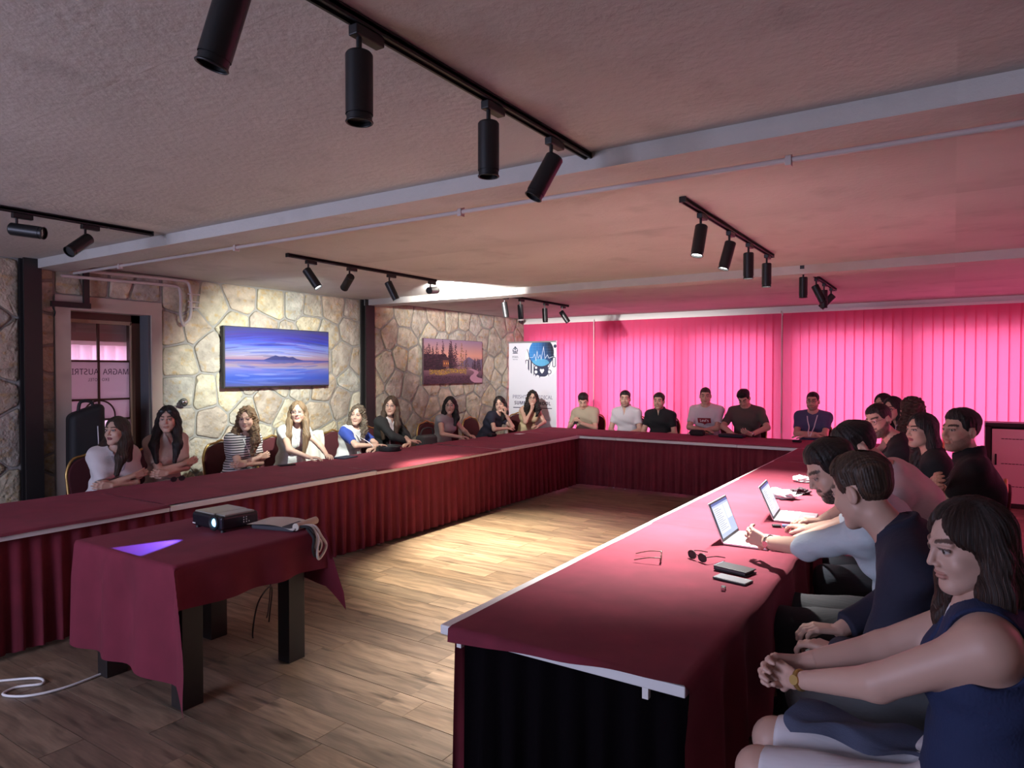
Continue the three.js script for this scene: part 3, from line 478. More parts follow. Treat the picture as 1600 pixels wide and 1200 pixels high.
// ---------------------------------------------------------------- chairs
const chairProto = (() => {
  const g = new THREE.Group();
  const P = (n, geo, m, l) => { const q = new THREE.Mesh(geo, m); q.name = n; q.castShadow = q.receiveShadow = true; if (l) q.userData.label = l; g.add(q); };
  // faces +z; the origin is on the floor below the middle of the seat
  P('seat', (() => { const q = new RoundedBoxGeometry(.43, .07, .43, 4, .03).translate(0, .445, 0); return uvBox(q); })(), M.maroonPad, 'maroon padded seat');
  const sh = new THREE.Shape(); sh.moveTo(-.175, 0); sh.lineTo(-.20, .25); sh.quadraticCurveTo(-.20, .40, -.07, .42); sh.quadraticCurveTo(0, .455, .07, .42); sh.quadraticCurveTo(.20, .40, .20, .25); sh.lineTo(.175, 0); sh.closePath();
  const bg = new THREE.ExtrudeGeometry(sh, { depth: .03, bevelEnabled: true, bevelSize: .012, bevelThickness: .012, bevelSegments: 3, curveSegments: 10 }); bg.rotateX(-.12).translate(0, .50, -.245); uvBox(bg);
  P('backrest', bg, M.maroonPad, 'maroon padded backrest with a crowned top');
  const arch = [[-.19, .0, -.26], [-.205, .45, -.225], [-.215, .70, -.25], [-.215, .82, -.262], [-.16, .925, -.272], [-.06, .95, -.276], [0, .972, -.278], [.06, .95, -.276], [.16, .925, -.272], [.215, .82, -.262], [.215, .70, -.25], [.205, .45, -.225], [.19, .0, -.26]];
  P('back_frame', tube(arch, .0125, 70, 8), M.gold, 'gold metal frame');
  for (const s of [-1, 1]) P('leg', cylBetween([s * .195, 0, .2], [s * .2, .43, .18], .0125, 10), M.gold, 'gold metal leg');
  P('seat_frame', tube([[-.205, .42, -.22], [-.205, .42, .19], [.205, .42, .19], [.205, .42, -.22]], .011, 40, 6), M.gold);
  P('stretcher', merge([cylBetween([-.195, .2, -.245], [-.197, .2, .19], .008, 6), cylBetween([.195, .2, -.245], [.197, .2, .19], .008, 6)]), M.gold);
  return g;
})();
function chair(label, x, z, turn, group = 'banquet chairs under the seated people') {
  const c = chairProto.clone(); c.name = numbered('banquet_chair'); scene.add(c); c.position.set(x, 0, z); c.rotation.y = turn;
  tag(c, label, 'chair', group); return c;
}

// ---------------------------------------------------------------- signed-distance modelling for people
const smin = (a, b, k) => { const h = Math.max(k - Math.abs(a - b), 0) / k; return Math.min(a, b) - h * h * k * .25; };
const smax = (a, b, k) => -smin(-a, -b, k);
function cap(px, py, pz, b) {                         // b = [ax, ay, az, bx, by, bz, ra, rb]
  const dx = b[3] - b[0], dy = b[4] - b[1], dz = b[5] - b[2], qx = px - b[0], qy = py - b[1], qz = pz - b[2];
  let t = (qx * dx + qy * dy + qz * dz) / (dx * dx + dy * dy + dz * dz + 1e-9); t = t < 0 ? 0 : t > 1 ? 1 : t;
  const x = qx - dx * t, y = qy - dy * t, z = qz - dz * t; return Math.sqrt(x * x + y * y + z * z) - (b[6] + (b[7] - b[6]) * t);
}
const ell = (px, py, pz, cx, cy, cz, rx, ry, rz) => { const x = (px - cx) / rx, y = (py - cy) / ry, z = (pz - cz) / rz, k = Math.sqrt(x * x + y * y + z * z), m = Math.sqrt(x * x / rx / rx + y * y / ry / ry + z * z / rz / rz); return m < 1e-6 ? -Math.min(rx, ry, rz) : k * (k - 1) / m; };
const bones = (list, k) => (x, y, z) => { let d = 1e3; for (let i = 0; i < list.length; i++) d = smin(d, cap(x, y, z, list[i]), k); return d; };
function sdfGeo(f, mn, mx, h, colorFn, uvs = 1) {     // naive surface nets, with whole blocks skipped where the surface is far
  const n = [0, 1, 2].map(i => Math.max(2, Math.ceil((mx[i] - mn[i]) / h))), [nx, ny, nz] = n, sx = nx + 1, sxy = sx * (ny + 1);
  const val = new Float32Array(sxy * (nz + 1)).fill(1e3), B = 6, rad = B * h * .87 * 1.35 + .006, act = [];
  for (let k = 0; k < nz; k += B) for (let j = 0; j < ny; j += B) for (let i = 0; i < nx; i += B) {
    const d = f(mn[0] + (i + B / 2) * h, mn[1] + (j + B / 2) * h, mn[2] + (k + B / 2) * h);
    if (Math.abs(d) < rad) act.push(i, j, k);
    else if (d < 0) for (let c = k; c <= Math.min(nz, k + B); c++) for (let b = j; b <= Math.min(ny, j + B); b++) for (let a = i; a <= Math.min(nx, i + B); a++) val[a + b * sx + c * sxy] = -1e3;
  }
  for (let q = 0; q < act.length; q += 3) for (let c = act[q + 2]; c <= Math.min(nz, act[q + 2] + B); c++) for (let b = act[q + 1]; b <= Math.min(ny, act[q + 1] + B); b++) for (let a = act[q]; a <= Math.min(nx, act[q] + B); a++) {
    const o = a + b * sx + c * sxy; if (val[o] === 1e3 || val[o] === -1e3) val[o] = f(mn[0] + a * h, mn[1] + b * h, mn[2] + c * h);
  }
  const id = new Int32Array(nx * ny * nz).fill(-1), pos = [], idx = [], E = [[0, 1], [2, 3], [4, 5], [6, 7], [0, 2], [1, 3], [4, 6], [5, 7], [0, 4], [1, 5], [2, 6], [3, 7]];
  const done = new Uint8Array(nx * ny * nz);
  for (let q = 0; q < act.length; q += 3) for (let c = act[q + 2]; c < Math.min(nz, act[q + 2] + B); c++) for (let b = act[q + 1]; b < Math.min(ny, act[q + 1] + B); b++) for (let a = act[q]; a < Math.min(nx, act[q] + B); a++) {
    const v = []; let m = 0; for (let t = 0; t < 8; t++) { v[t] = val[a + (t & 1) + (b + (t >> 1 & 1)) * sx + (c + (t >> 2)) * sxy]; if (v[t] < 0) m++; }
    if (m === 0 || m === 8) continue;
    let x = 0, y = 0, z = 0, w = 0;
    for (const [p, r] of E) if (v[p] < 0 !== v[r] < 0) { const t = v[p] / (v[p] - v[r]); x += (p & 1) + ((r & 1) - (p & 1)) * t; y += (p >> 1 & 1) + ((r >> 1 & 1) - (p >> 1 & 1)) * t; z += (p >> 2) + ((r >> 2) - (p >> 2)) * t; w++; }
    id[a + b * nx + c * nx * ny] = pos.length / 3; done[a + b * nx + c * nx * ny] = 1;
    pos.push(mn[0] + (a + x / w) * h, mn[1] + (b + y / w) * h, mn[2] + (c + z / w) * h);
  }
  const I = (a, b, c) => a < 0 || b < 0 || c < 0 || a >= nx || b >= ny || c >= nz ? -1 : id[a + b * nx + c * nx * ny];
  const quad = (p, q, r, s, flip) => { if (p < 0 || q < 0 || r < 0 || s < 0) return; flip ? idx.push(p, r, q, p, s, r) : idx.push(p, q, r, p, r, s); };
  for (let c = 0; c < nz; c++) for (let b = 0; b < ny; b++) for (let a = 0; a < nx; a++) {
    if (!done[a + b * nx + c * nx * ny]) continue;
    const o = a + b * sx + c * sxy, s0 = val[o] < 0;
    if (s0 !== val[o + 1] < 0) quad(I(a, b, c), I(a, b - 1, c), I(a, b - 1, c - 1), I(a, b, c - 1), !s0);
    if (s0 !== val[o + sx] < 0) quad(I(a, b, c), I(a, b, c - 1), I(a - 1, b, c - 1), I(a - 1, b, c), !s0);
    if (s0 !== val[o + sxy] < 0) quad(I(a, b, c), I(a - 1, b, c), I(a - 1, b - 1, c), I(a, b - 1, c), !s0);
  }
  const nv = pos.length / 3, nor = new Float32Array(nv * 3), uv = new Float32Array(nv * 2), col = colorFn ? new Float32Array(nv * 3) : null, e = h * .5;
  for (let i = 0; i < nv; i++) {
    const x = pos[i * 3], y = pos[i * 3 + 1], z = pos[i * 3 + 2];
    const a = f(x + e, y - e, z - e), b = f(x - e, y - e, z + e), c = f(x - e, y + e, z - e), d = f(x + e, y + e, z + e);
    const gx = a - b - c + d, gy = -a - b + c + d, gz = -a + b - c + d, L = Math.hypot(gx, gy, gz) || 1;
    nor[i * 3] = gx / L; nor[i * 3 + 1] = gy / L; nor[i * 3 + 2] = gz / L; uv[i * 2] = Math.atan2(x, z) * .25 * uvs; uv[i * 2 + 1] = y * uvs;
    if (col) col.set(colorFn(x, y, z), i * 3);
  }
  const g = new THREE.BufferGeometry(); g.setAttribute('position', new THREE.Float32BufferAttribute(pos, 3)); g.setAttribute('normal', new THREE.BufferAttribute(nor, 3)); g.setAttribute('uv', new THREE.BufferAttribute(uv, 2)); if (col) g.setAttribute('color', new THREE.BufferAttribute(col, 3)); g.setIndex(idx); return g;
}
function joinIndexed(gs) {
  let n = 0; const P = [], N = [], U = [], C = [], I = [];
  for (const g of gs) { for (const v of g.attributes.position.array) P.push(v); for (const v of g.attributes.normal.array) N.push(v); for (const v of g.attributes.uv.array) U.push(v); for (const v of g.attributes.color.array) C.push(v); for (const v of g.index.array) I.push(v + n); n += g.attributes.position.count; }
  const g = new THREE.BufferGeometry(); g.setAttribute('position', new THREE.Float32BufferAttribute(P, 3)); g.setAttribute('normal', new THREE.Float32BufferAttribute(N, 3)); g.setAttribute('uv', new THREE.Float32BufferAttribute(U, 2)); g.setAttribute('color', new THREE.Float32BufferAttribute(C, 3)); g.setIndex(I); return g;
}
const boundsOf = (list, pad) => { const a = [9, 9, 9], b = [-9, -9, -9]; for (const q of list) for (let k = 0; k < 3; k++) { a[k] = Math.min(a[k], q[k] - q[6], q[k + 3] - q[7]); b[k] = Math.max(b[k], q[k] + q[6], q[k + 3] + q[7]); } return [a.map(v => v - pad), b.map(v => v + pad)]; };
const B2 = (a, b, ra, rb = ra) => [a.x, a.y, a.z, b.x, b.y, b.z, ra, rb];
const lerpV = (a, b, t) => a.clone().lerp(b, t), at = (o, s, u, f, a, b, c) => o.clone().addScaledVector(s, a).addScaledVector(u, b).addScaledVector(f, c);
const hairBump = dataTex(256, 64, (u, v) => .5 * vnoise(u * 128, v * 3, 128) + .5 * vnoise(u * 50, v * 2, 50), false, 6, 1);
const hairMap = dataTex(256, 64, (u, v) => { const n = .55 + .45 * vnoise(u * 90, v * 2, 90); return [n, n, n]; }, true, 6, 1);
const clothBump = dataTex(256, 256, (u, v) => .6 * fbm(u * 5, v * 5, 5, 3) + .4 * vnoise(u * 90, v * 90, 90), false, 2, 2);
const stripeTex = dataTex(8, 256, (u, v) => { const s = (v * 8) % 1 < .36; return s ? [.10, .10, .13] : [.86, .85, .84]; }, true, 1, 5);
const skinMat = new THREE.MeshPhysicalMaterial({ vertexColors: true, roughness: .5, side: THREE.DoubleSide });
const hairMats = {}, clothMats = {};
const hairMat = c => hairMats[c] ??= std({ color: lin(...c), roughness: .58, map: hairMap, bumpMap: hairBump, bumpScale: .004 });
const clothMat = (c, map) => clothMats[c + (map ? 's' : '')] ??= std({ color: map ? lin(1, 1, 1) : lin(...c), roughness: .88, bumpMap: clothBump, bumpScale: .002, ...(map ? { map } : {}) });
const denim = [.10, .13, .20], shoeGeo = (() => { const f = (x, y, z) => smax(smin(ell(x, y, z, 0, .045, .06, .045, .05, .13), cap(x, y, z, [0, .05, -.03, 0, .11, -.03, .042, .04]), .03), -y, .01); return sdfGeo(f, [-.07, -.01, -.12], [.07, .17, .21], .012); })();
const shoeMat = std({ color: lin(.05, .05, .055), roughness: .6 });

// One seated person. The figure is laid out in its own axes (faces +z, +x is its left) and stands on the floor at the seat.
function person(p) {
  const R = p.face * D2R, fem = p.fem, S = p.size ?? (fem ? .95 : 1.04), cell = p.near ? .0030 : p.mid ? .0040 : .0050;
  const root = thing('person', p.label, 'person', [p.seat[0], 0, p.seat[1]], R, p.group);
  const inv = new THREE.Matrix4().makeRotationY(-R), toL = w => V(w[0] - p.seat[0], w[1], w[2] - p.seat[1]).applyMatrix4(inv);
  // head
  const headW = Math.atan2(-p.head[0], -p.head[2]) + p.look[0] * D2R - R;
  const Q = new THREE.Quaternion().setFromEuler(new THREE.Euler((p.look[1] ?? 0) * D2R, headW, (p.look[2] ?? 0) * D2R, 'YXZ'));
  const hs = (p.hs ?? (fem ? .98 : 1.04)), HC = toL(p.head).sub(V(0, .122 * hs, 0).applyQuaternion(Q));
  const Qi = Q.clone().invert(), hl = V(0, 0, 0), H = (x, y, z) => { hl.set(x - HC.x, y - HC.y, z - HC.z).applyQuaternion(Qi).divideScalar(hs); return hl; };
  const hw = (x, y, z) => V(x * hs, y * hs, z * hs).applyQuaternion(Q).add(HC);
  // spine
  const hip = V(0, .585, -.02), neckTop = hw(0, -.075, -.025), NB = lerpV(neckTop, V(hip.x, neckTop.y - .1, hip.z), .22).setY(neckTop.y - (fem ? .065 : .06) * S);
  if (p.neck) NB.add(V(...p.neck));
  const u = NB.clone().sub(hip).normalize(), tw = (p.twist ?? 0) * D2R, s = V(Math.cos(tw), 0, -Math.sin(tw)); s.addScaledVector(u, -s.dot(u)).normalize(); if (p.tilt) s.addScaledVector(u, p.tilt).normalize();
  const f = s.clone().cross(u).normalize(), len = NB.distanceTo(hip), back = p.hunch ?? .02;
  const pt = (t, a = 0, c = 0) => at(lerpV(hip, NB, t), s, u, f, a, 0, c - back * Math.sin(t * Math.PI));
  const w = p.wide ?? 1, shW = (fem ? .150 : .182) * S * w, tb = [];
  tb.push(B2(pt(.02, -.085 * S * w), pt(.02, .085 * S * w), .115 * S * Math.sqrt(w)), B2(pt(.3, -.055 * S * w), pt(.3, .055 * S * w), (fem ? .098 : .112) * S * w), B2(pt(.62, -.075 * S * w), pt(.62, .075 * S * w), (fem ? .098 : .115) * S * Math.sqrt(w)), B2(pt(.8, -.10 * S), pt(.8, .10 * S), .088 * S));
  if (p.belly) tb.push(B2(pt(.25, -.04, .05), pt(.25, .04, .05), .12 * S * w));
  if (fem) tb.push(B2(pt(.62, -.072 * S, .075), pt(.62, -.06 * S, .085), .058 * S), B2(pt(.62, .072 * S, .075), pt(.62, .06 * S, .085), .058 * S)); else tb.push(B2(pt(.7, -.08 * S, .05), pt(.7, .08 * S, .05), .07 * S));
  const shl = sg => at(NB, s, u, f, sg * shW, -.078 * S, -.012), sho = { L: shl(1), R: shl(-1) };
  tb.push(B2(at(NB, s, u, f, 0, -.03, -.01), sho.L, .052 * S, .05 * S), B2(at(NB, s, u, f, 0, -.03, -.01), sho.R, .052 * S, .05 * S));
  const neck = [B2(at(NB, s, u, f, 0, -.05, -.005), neckTop, (fem ? .050 : .060) * S, (fem ? .046 : .055) * S)];
  // arms
  const arms = {}, armSk = [], upR = (fem ? .044 : .05) * S * (p.armW ?? 1), elR = (fem ? .036 : .041) * S * (p.armW ?? 1), wrR = (fem ? .024 : .028) * S;
  for (const k of ['L', 'R']) {
    const g = k === 'L' ? 1 : -1, a = { ...p.arms[k] }, A = .285 * S, Bf = .25 * S, sh = sho[k];
    const fr = (v, o) => Array.isArray(v) ? (v[3] === 'w' ? toL(v) : v[3] === 'h' ? hw(v[0], v[1], v[2]) : v[3] === 't' ? at(pt(.5), s, u, f, v[0] * S, v[1] * S, v[2] * S) : V(v[0], v[1], v[2])) : o;
    let W = fr(a.at), d = W.clone().sub(sh), L = d.length(), mx = (A + Bf) * .985; if (L > mx) { d.multiplyScalar(mx / L); W = sh.clone().add(d); L = mx; }
    const c = (A * A - Bf * Bf + L * L) / (2 * L), hh = Math.sqrt(Math.max(0, A * A - c * c)), dn = d.clone().normalize(), pole = a.pole ? V(...a.pole) : V(g * .7, -1, -.3);
    pole.addScaledVector(dn, -pole.dot(dn)).normalize(); const el = sh.clone().addScaledVector(dn, c).addScaledVector(pole, hh);
    const fd = a.dir ? (a.dir[3] === 't' ? at(V(0, 0, 0), s, u, f, a.dir[0], a.dir[1], a.dir[2]) : V(...a.dir)).normalize() : W.clone().sub(el).normalize();
    let pn = a.palm ? V(...a.palm) : V(0, -1, 0); pn.addScaledVector(fd, -pn.dot(fd)).normalize();
    arms[k] = { sh, el, W, fd, pn, g, curl: a.curl ?? .5, spread: a.spread ?? .05 };
    armSk.push(B2(sh, el, upR, elR), B2(el, W, elR, wrR));
  }
  const hand = (a) => {                                // palm, four unequal fingers and a thumb from the side of the palm
    const { W, fd, pn, g, curl } = a, sd = fd.clone().cross(pn).multiplyScalar(g).normalize(), list = [], K = .98 * S;   // sd points to the thumb side
    const P = (x, y, z) => at(W, sd, fd, pn, x * K, y * K, z * K);
    for (const [x, y] of [[.027, .082], [.009, .086], [-.009, .082], [-.026, .074]]) list.push(B2(P(x * .55, .0, 0), P(x, y, 0), .0135 * K, .0115 * K));
    const fing = [[.029, .083, .066, .0092], [.0095, .088, .074, .0095], [-.0095, .084, .068, .0090], [-.0275, .075, .052, .0080]];
    fing.forEach(([x, y, L, r], i) => {
      let o = P(x, y, 0), ang = curl * .35 + .05, out = (1.2 - i) * a.spread; const seg = [.45, .31, .24];
      for (let q = 0; q < 3; q++) { const dir = at(V(0, 0, 0), sd, fd, pn, out, Math.cos(ang), Math.sin(ang)).normalize(), e = o.clone().addScaledVector(dir, L * seg[q] * 1.12 * K); list.push(B2(o, e, r * (1 - q * .08) * K, r * (.92 - q * .08) * K)); o = e; ang += curl * [.95, .8, .6][q]; }
    });
    const t0 = P(.020, .022, .006), t1 = P(.045, .050, .014 + .012 * curl), t2 = P(.052 - .014 * curl, .078, .022 + .022 * curl), t3 = P(.050 - .024 * curl, .100, .026 + .03 * curl);
    list.push(B2(t0, t1, .0145 * K, .0115 * K), B2(t1, t2, .0112 * K, .0100 * K), B2(t2, t3, .0100 * K, .0082 * K)); return list;
  };
  // skin
  const sk = p.skin ?? [.60, .375, .28], hc = p.hair.color, bd = p.beard, lipc = p.lip ?? [sk[0] * .80, sk[1] * .60, sk[2] * .60];
  const jit = (x, y, z) => { const v = Math.sin(x * 913.1 + y * 1271.7 + z * 733.3) * 43758.5; return v - Math.floor(v); };
  const mixc = (a, b, t) => [a[0] + (b[0] - a[0]) * t, a[1] + (b[1] - a[1]) * t, a[2] + (b[2] - a[2]) * t];
  const fw = fem ? .94 : 1, jw = fem ? .86 : 1.02;
  const headF = (X, Y, Z) => {
    const q = H(X, Y, Z), x = Math.abs(q.x), y = q.y, z = q.z;
    let d = ell(x, y, z, 0, .036, -.014, .0745, .086, .096);
    d = smin(d, ell(x, y, z, 0, -.026, .024, .061 * fw, .084, .066), .03);
    d = smin(d, cap(x, y, z, [.050 * jw, -.052, -.004, .018 * jw, -.098, .055, .018, .017]), .03);
    d = smin(d, ell(x, y, z, 0, -.100, .064, .020, .016, .018), .022);
    d = smin(d, ell(x, y, z, .040, -.030, .056, .022, .022, .022), .02); d = smin(d, ell(x, y, z, .036, -.048, .018, .030, .038, .040), .02);
    d = smin(d, cap(x, y, z, [.010, .026, .088, .044, .027, .072, .008, .007]), .012);
    d = smax(d, -ell(x, y, z, .0315, .006, .097, .018, .0105, .019), .012);
    d = smin(d, ell(x, y, z, .0315, .005, .0730, .0130, .0115, .0135), .004);
    d = smin(d, cap(x, y, z, [.018, .0145, .0868, .046, .011, .078, .0035, .0035]), .005);
    d = smin(d, cap(x, y, z, [0, .018, .086, 0, -.026, .105, .0072, .0092]), .010);
    d = smin(d, ell(x, y, z, .0110, -.031, .093, .0078, .0070, .010), .006);
    d = smin(d, ell(x, y, z, 0, -.0565, .0835, .0225, .0055, .0090), .006);
    d = smin(d, ell(x, y, z, 0, -.0680, .0825, .0190, .0060, .0090), .005);
    d = smax(d, -cap(x, y, z, [0, -.0622, .0935, .022, -.0632, .086, .0014, .0010]), .003);
    if (bd) d -= .0035 * Math.max(0, Math.min(1, (-.035 - y) * 40)) * Math.max(0, Math.min(1, (z + .01) * 30)) * (bd > .6 ? 1.4 : .4);
    let er = smax(ell(x, y, z, .079, -.006, -.012, .010, .031, .020), -ell(x, y, z, .088, -.004, -.004, .006, .019, .011), .006);
    d = smin(d, er, .008);
    return d * hs;
  };
  const neckF = bones(neck, .02), torsoF = bones(tb, .055), armF = bones(armSk, .018), tArm = bones(armSk, .03);
  const bodyF = (x, y, z) => smin(smin(torsoF(x, y, z), armF(x, y, z), .04), neckF(x, y, z), .035);
  const bodyHead = (x, y, z) => smin(headF(x, y, z), neckF(x, y, z), .02);
  const faceCol = (X, Y, Z) => {
    const q = H(X, Y, Z), x = Math.abs(q.x), y = q.y, z = q.z; let c = sk;
    if (z > .02) {
      const by = .030 + .006 * Math.sin(Math.min(1, Math.max(0, (x - .012) / .04)) * 2.2);
      if (x > .012 && x < .054 && Math.abs(y - by) < (fem ? .0050 : .0062) && z > .05) c = mixc(c, hc.map(v => v * .55), .85);
      const ex = x - .0315, ey = y - .006;
      if (Math.abs(ex) < .0155 && Math.abs(ey) < .0058 * (1 - (ex / .017) ** 2) && z > .076) c = Math.hypot(ex, ey) < .0064 ? [.03, .02, .015] : [.42, .38, .36];
      else if (Math.abs(ex) < .018 && ey > 0 && ey < .0095 && z > .074) c = mixc(c, [.05, .03, .03], fem ? .88 : .6);
      if (z > .074 && y < -.0515 && y > -.0735 && x < .0235 * (1 - .3 * Math.abs((y + .063) / .013) ** 3)) c = lipc;
    }
    if (bd && y < -.012) {
      const yb = -.008 - .62 * Math.max(0, z), cl = v => Math.max(0, Math.min(1, v)); let t = cl((yb - y) / .010 + .3) * cl((z + .012) / .012) * cl((x - .030 + (y < -.070 ? .06 : 0)) / .006 + .5);
      if (y < -.040 && y > -.0545 && x < .034 && z > .06) t = Math.max(t, .95); if (y < -.072 && z > .0) t = Math.max(t, 1);
      if (c !== lipc) c = mixc(c, hc.map(v => v * .8), Math.min(1, bd * t * (.72 + .4 * jit(X, Y, Z))));
    }
    return c;
  };
  const skin = () => sk, bodyGs = [], hb = [HC.x, HC.y, HC.z];
  bodyGs.push(sdfGeo(bodyHead, [hb[0] - .15, Math.min(hb[1] - .145, NB.y - .015), hb[2] - .15], [hb[0] + .15, hb[1] + .15, hb[2] + .15], cell, faceCol));
  { const [a, b] = boundsOf([...tb, ...armSk], .02); bodyGs.push(sdfGeo(bodyF, a, b, p.near ? .010 : .014, skin)); }
  const hands = {};
  for (const k of ['L', 'R']) { const hl2 = hand(arms[k]), a = arms[k]; hl2.push(B2(lerpV(a.el, a.W, .82), a.W, (wrR * .82 + elR * .18), wrR * .92)); const [m0, m1] = boundsOf(hl2, .01); hands[k] = hl2; bodyGs.push(sdfGeo(bones(hl2, .008), m0, m1, p.near ? .0032 : p.mid ? .004 : .0055, skin)); }
  // legs
  const kz = .44 * S, leg = p.legs ?? {}, legB = [];
  for (const g of [1, -1]) { const kn = V(g * (leg.w ?? .11), leg.ky ?? .53, leg.kz ?? kz), an = V(g * (leg.w ?? .11), .10, (leg.kz ?? kz) + (leg.fz ?? -.06)); legB.push([B2(V(g * .095, .565, .02), kn, .088 * S * Math.sqrt(w), .062 * S), B2(kn, an, .060 * S, .042 * S)]); const sh = part('shoe', shoeGeo, shoeMat, root); sh.position.set(an.x, 0, an.z); }
  if (p.shorts) { const all = legB.flat(), [a, b] = boundsOf(all, .02); bodyGs.push(sdfGeo(bones(all, .03), a, b, .010, skin)); }
  const body = part('body', joinIndexed(bodyGs), skinMat, root);
  // clothes
  const wob = (x, y, z, am) => am * (Math.sin(x * 23 + y * 31) * Math.sin(z * 27 - y * 17) + .6 * Math.sin(y * 55 + x * 20 + z * 33));
  const cutArm = (x, y, z, t, k) => { const a = arms[k], A = t <= 1 ? a.sh : a.el, Bq = t <= 1 ? a.el : a.W, q = t <= 1 ? t : t - 1, ax = Bq.x - A.x, ay = Bq.y - A.y, az = Bq.z - A.z, L = Math.hypot(ax, ay, az); return ((x - A.x) * ax + (y - A.y) * ay + (z - A.z) * az) / L - q * L; };
  const garment = (o) => {                             // o: inflate, sleeve (0..2), neck opening, v depth, hem, open
    const inf = o.inf ?? .011, slv = o.sleeve ?? .55, armK = [['L', armSk.slice(0, 2)], ['R', armSk.slice(2)]].map(([k, l]) => [k, slv > 1 ? l : [l[0]]]);
    const nk = o.neck ?? .072, nc = at(NB, s, u, f, 0, .012 + (o.nup ?? 0), .022);
    return (x, y, z) => {
      let d = torsoF(x, y, z) - inf;
      for (const [k, l] of armK) { let a = 1e3; for (const b of l) a = smin(a, cap(x, y, z, b), .02); a = smax(a - inf - (o.puff ?? 0) * (1 - Math.abs(cutArm(x, y, z, slv * .55, k)) * 4 > 0 ? .6 : .2), cutArm(x, y, z, slv, k), .012); if (slv > 0) d = smin(d, a, .045); }
      d += wob(x, y, z, o.wob ?? .0032);
      if (o.collar) { const q = at(NB, s, u, f, 0, .012, .0), dx = x - q.x, dy = y - q.y, dz = z - q.z, hy = dx * u.x + dy * u.y + dz * u.z, fr2 = dx * f.x + dy * f.y + dz * f.z, rd = Math.hypot(dx, dy, dz) ** 2 - hy * hy, rc = Math.sqrt(Math.max(0, rd)); const ring = Math.hypot(Math.max(0, Math.abs(rc - (fem ? .064 : .075) * S) - .004), Math.max(0, Math.abs(hy - .012 + .35 * Math.max(0, fr2)) - .02)) - .006; d = smin(d, ring, .012); }
      const dx = x - nc.x, dy = y - nc.y, dz = z - nc.z, uu = dx * u.x + dy * u.y + dz * u.z, ff = dx * f.x + dy * f.y + dz * f.z, ss = dx * s.x + dy * s.y + dz * s.z;
      if (!o.collar) d = smax(d, nk - Math.sqrt(ss * ss + ff * ff * .8 + (uu > 0 ? uu * uu * .1 : uu * uu * 2.2)), .006);
      if (o.v) d = smax(d, -Math.max(Math.abs(ss) - (o.vw ?? .05) * Math.max(0, 1 + uu / o.v), -(uu + o.v), -ff, uu - .1), .004);
      if (o.armhole) for (const q of [sho.L, sho.R]) d = smax(d, o.armhole - Math.hypot(x - q.x, y - q.y, z - q.z), .008);
      const hy = (x - hip.x) * u.x + (y - hip.y) * u.y + (z - hip.z) * u.z; return smax(d, (o.hem ?? -.09) - hy, .01);
    };
  };
  const tops = Array.isArray(p.top) ? p.top : [p.top], cb = boundsOf([...tb, ...armSk], .05), gf = [];
  tops.forEach((o, i) => { const F = garment(o); gf.push(F); part(o.name ?? 'shirt', sdfGeo(F, cb[0], cb[1], p.near ? .0080 : p.mid ? .0105 : .0115, null, 1), clothMat(o.color, o.stripes ? stripeTex : null), root, o.label); });
  const outer = gf[gf.length - 1], front = (a, t, off = .004) => { const o = pt(t, a, .4), q = V(0, 0, 0); let L = 0; for (let i = 0; i < 90; i++) { q.copy(o).addScaledVector(f, -L); let d = 1e3; for (const F of gf) d = Math.min(d, F(q.x, q.y, q.z)); d = Math.min(d, bodyF(q.x, q.y, q.z)); if (d < .002) break; L += Math.max(.002, d * .7); if (L > .6) break; } return q.addScaledVector(f, off); };
  const pc = p.pants ?? [.03, .035, .05];
  if (p.shorts) { const F = (x, y, z) => { let d = 1e3; for (const q of legB) d = smin(d, cap(x, y, z, q[0]) - .012, .03); d = smin(d, cap(x, y, z, tb[0]) - .012, .04) + wob(x, y, z, .003); return smax(d, z - (leg.kz ?? kz) + .005, .012); }; const [a, b] = boundsOf([...legB.flat(), tb[0]], .04); part('shorts', sdfGeo(F, a, b, .010), clothMat(p.shorts), root); }
  else { const all = [...legB.flat(), tb[0]], F0 = bones(all, .035), F = (x, y, z) => F0(x, y, z) - .012 + wob(x, y, z, .003), [a, b] = boundsOf(all, .04); part('trousers', sdfGeo(F, a, b, p.near ? .011 : .017), clothMat(pc), root); }
  // hair
  const st = p.hair.style, vol = p.hair.vol ?? 1, yawQ = new THREE.Quaternion().setFromAxisAngle(V(0, 1, 0), headW), fall = (x, y, z) => V(x, y, z).applyQuaternion(yawQ).multiplyScalar(hs).add(HC);
  const long = st === 'long' || st === 'curly', hairB = [];
  if (long) {
    const Ln = p.hair.len ?? .34, fwd = p.hair.fwd ?? .06;
    for (const g of [1, -1]) {
      const side = p.hair.side && p.hair.side !== g ? .35 : 1, z1 = fwd * side;
      let q = [hw(g * .066, .045, -.012), hw(g * .078, -.02, -.020), fall(g * .086, -.10, -.008 + z1 * .35), fall(g * (.088 + .012 * vol), -.10 - (Ln - .1) * .45 * side, z1), fall(g * .075, -.10 - (Ln - .1) * side, z1 + .02)];
      const r = [.030, .032, .036 * vol, .040 * vol, .020]; for (let i = 0; i < 4; i++) hairB.push(B2(q[i], q[i + 1], r[i], r[i + 1]));
    }
    hairB.push(B2(hw(0, .04, -.05), fall(0, -.10, -.075), .07, .068 * vol), B2(fall(-.03, -.10, -.07), fall(-.035, -.10 - (Ln - .1) * (p.hair.backLen ?? .6), -.085), .055 * vol, .04), B2(fall(.03, -.10, -.07), fall(.035, -.10 - (Ln - .1) * (p.hair.backLen ?? .6), -.085), .055 * vol, .04));
  }
  if (st === 'bun') hairB.push(B2(hw(0, .03, -.06), hw(0, -.02, -.085), .06, .045), B2(hw(0, -.02, -.09), fall(.0, -.16, -.10), .035, .03), B2(fall(0, -.16, -.10), fall(0, -.30, -.09), .032, .018));
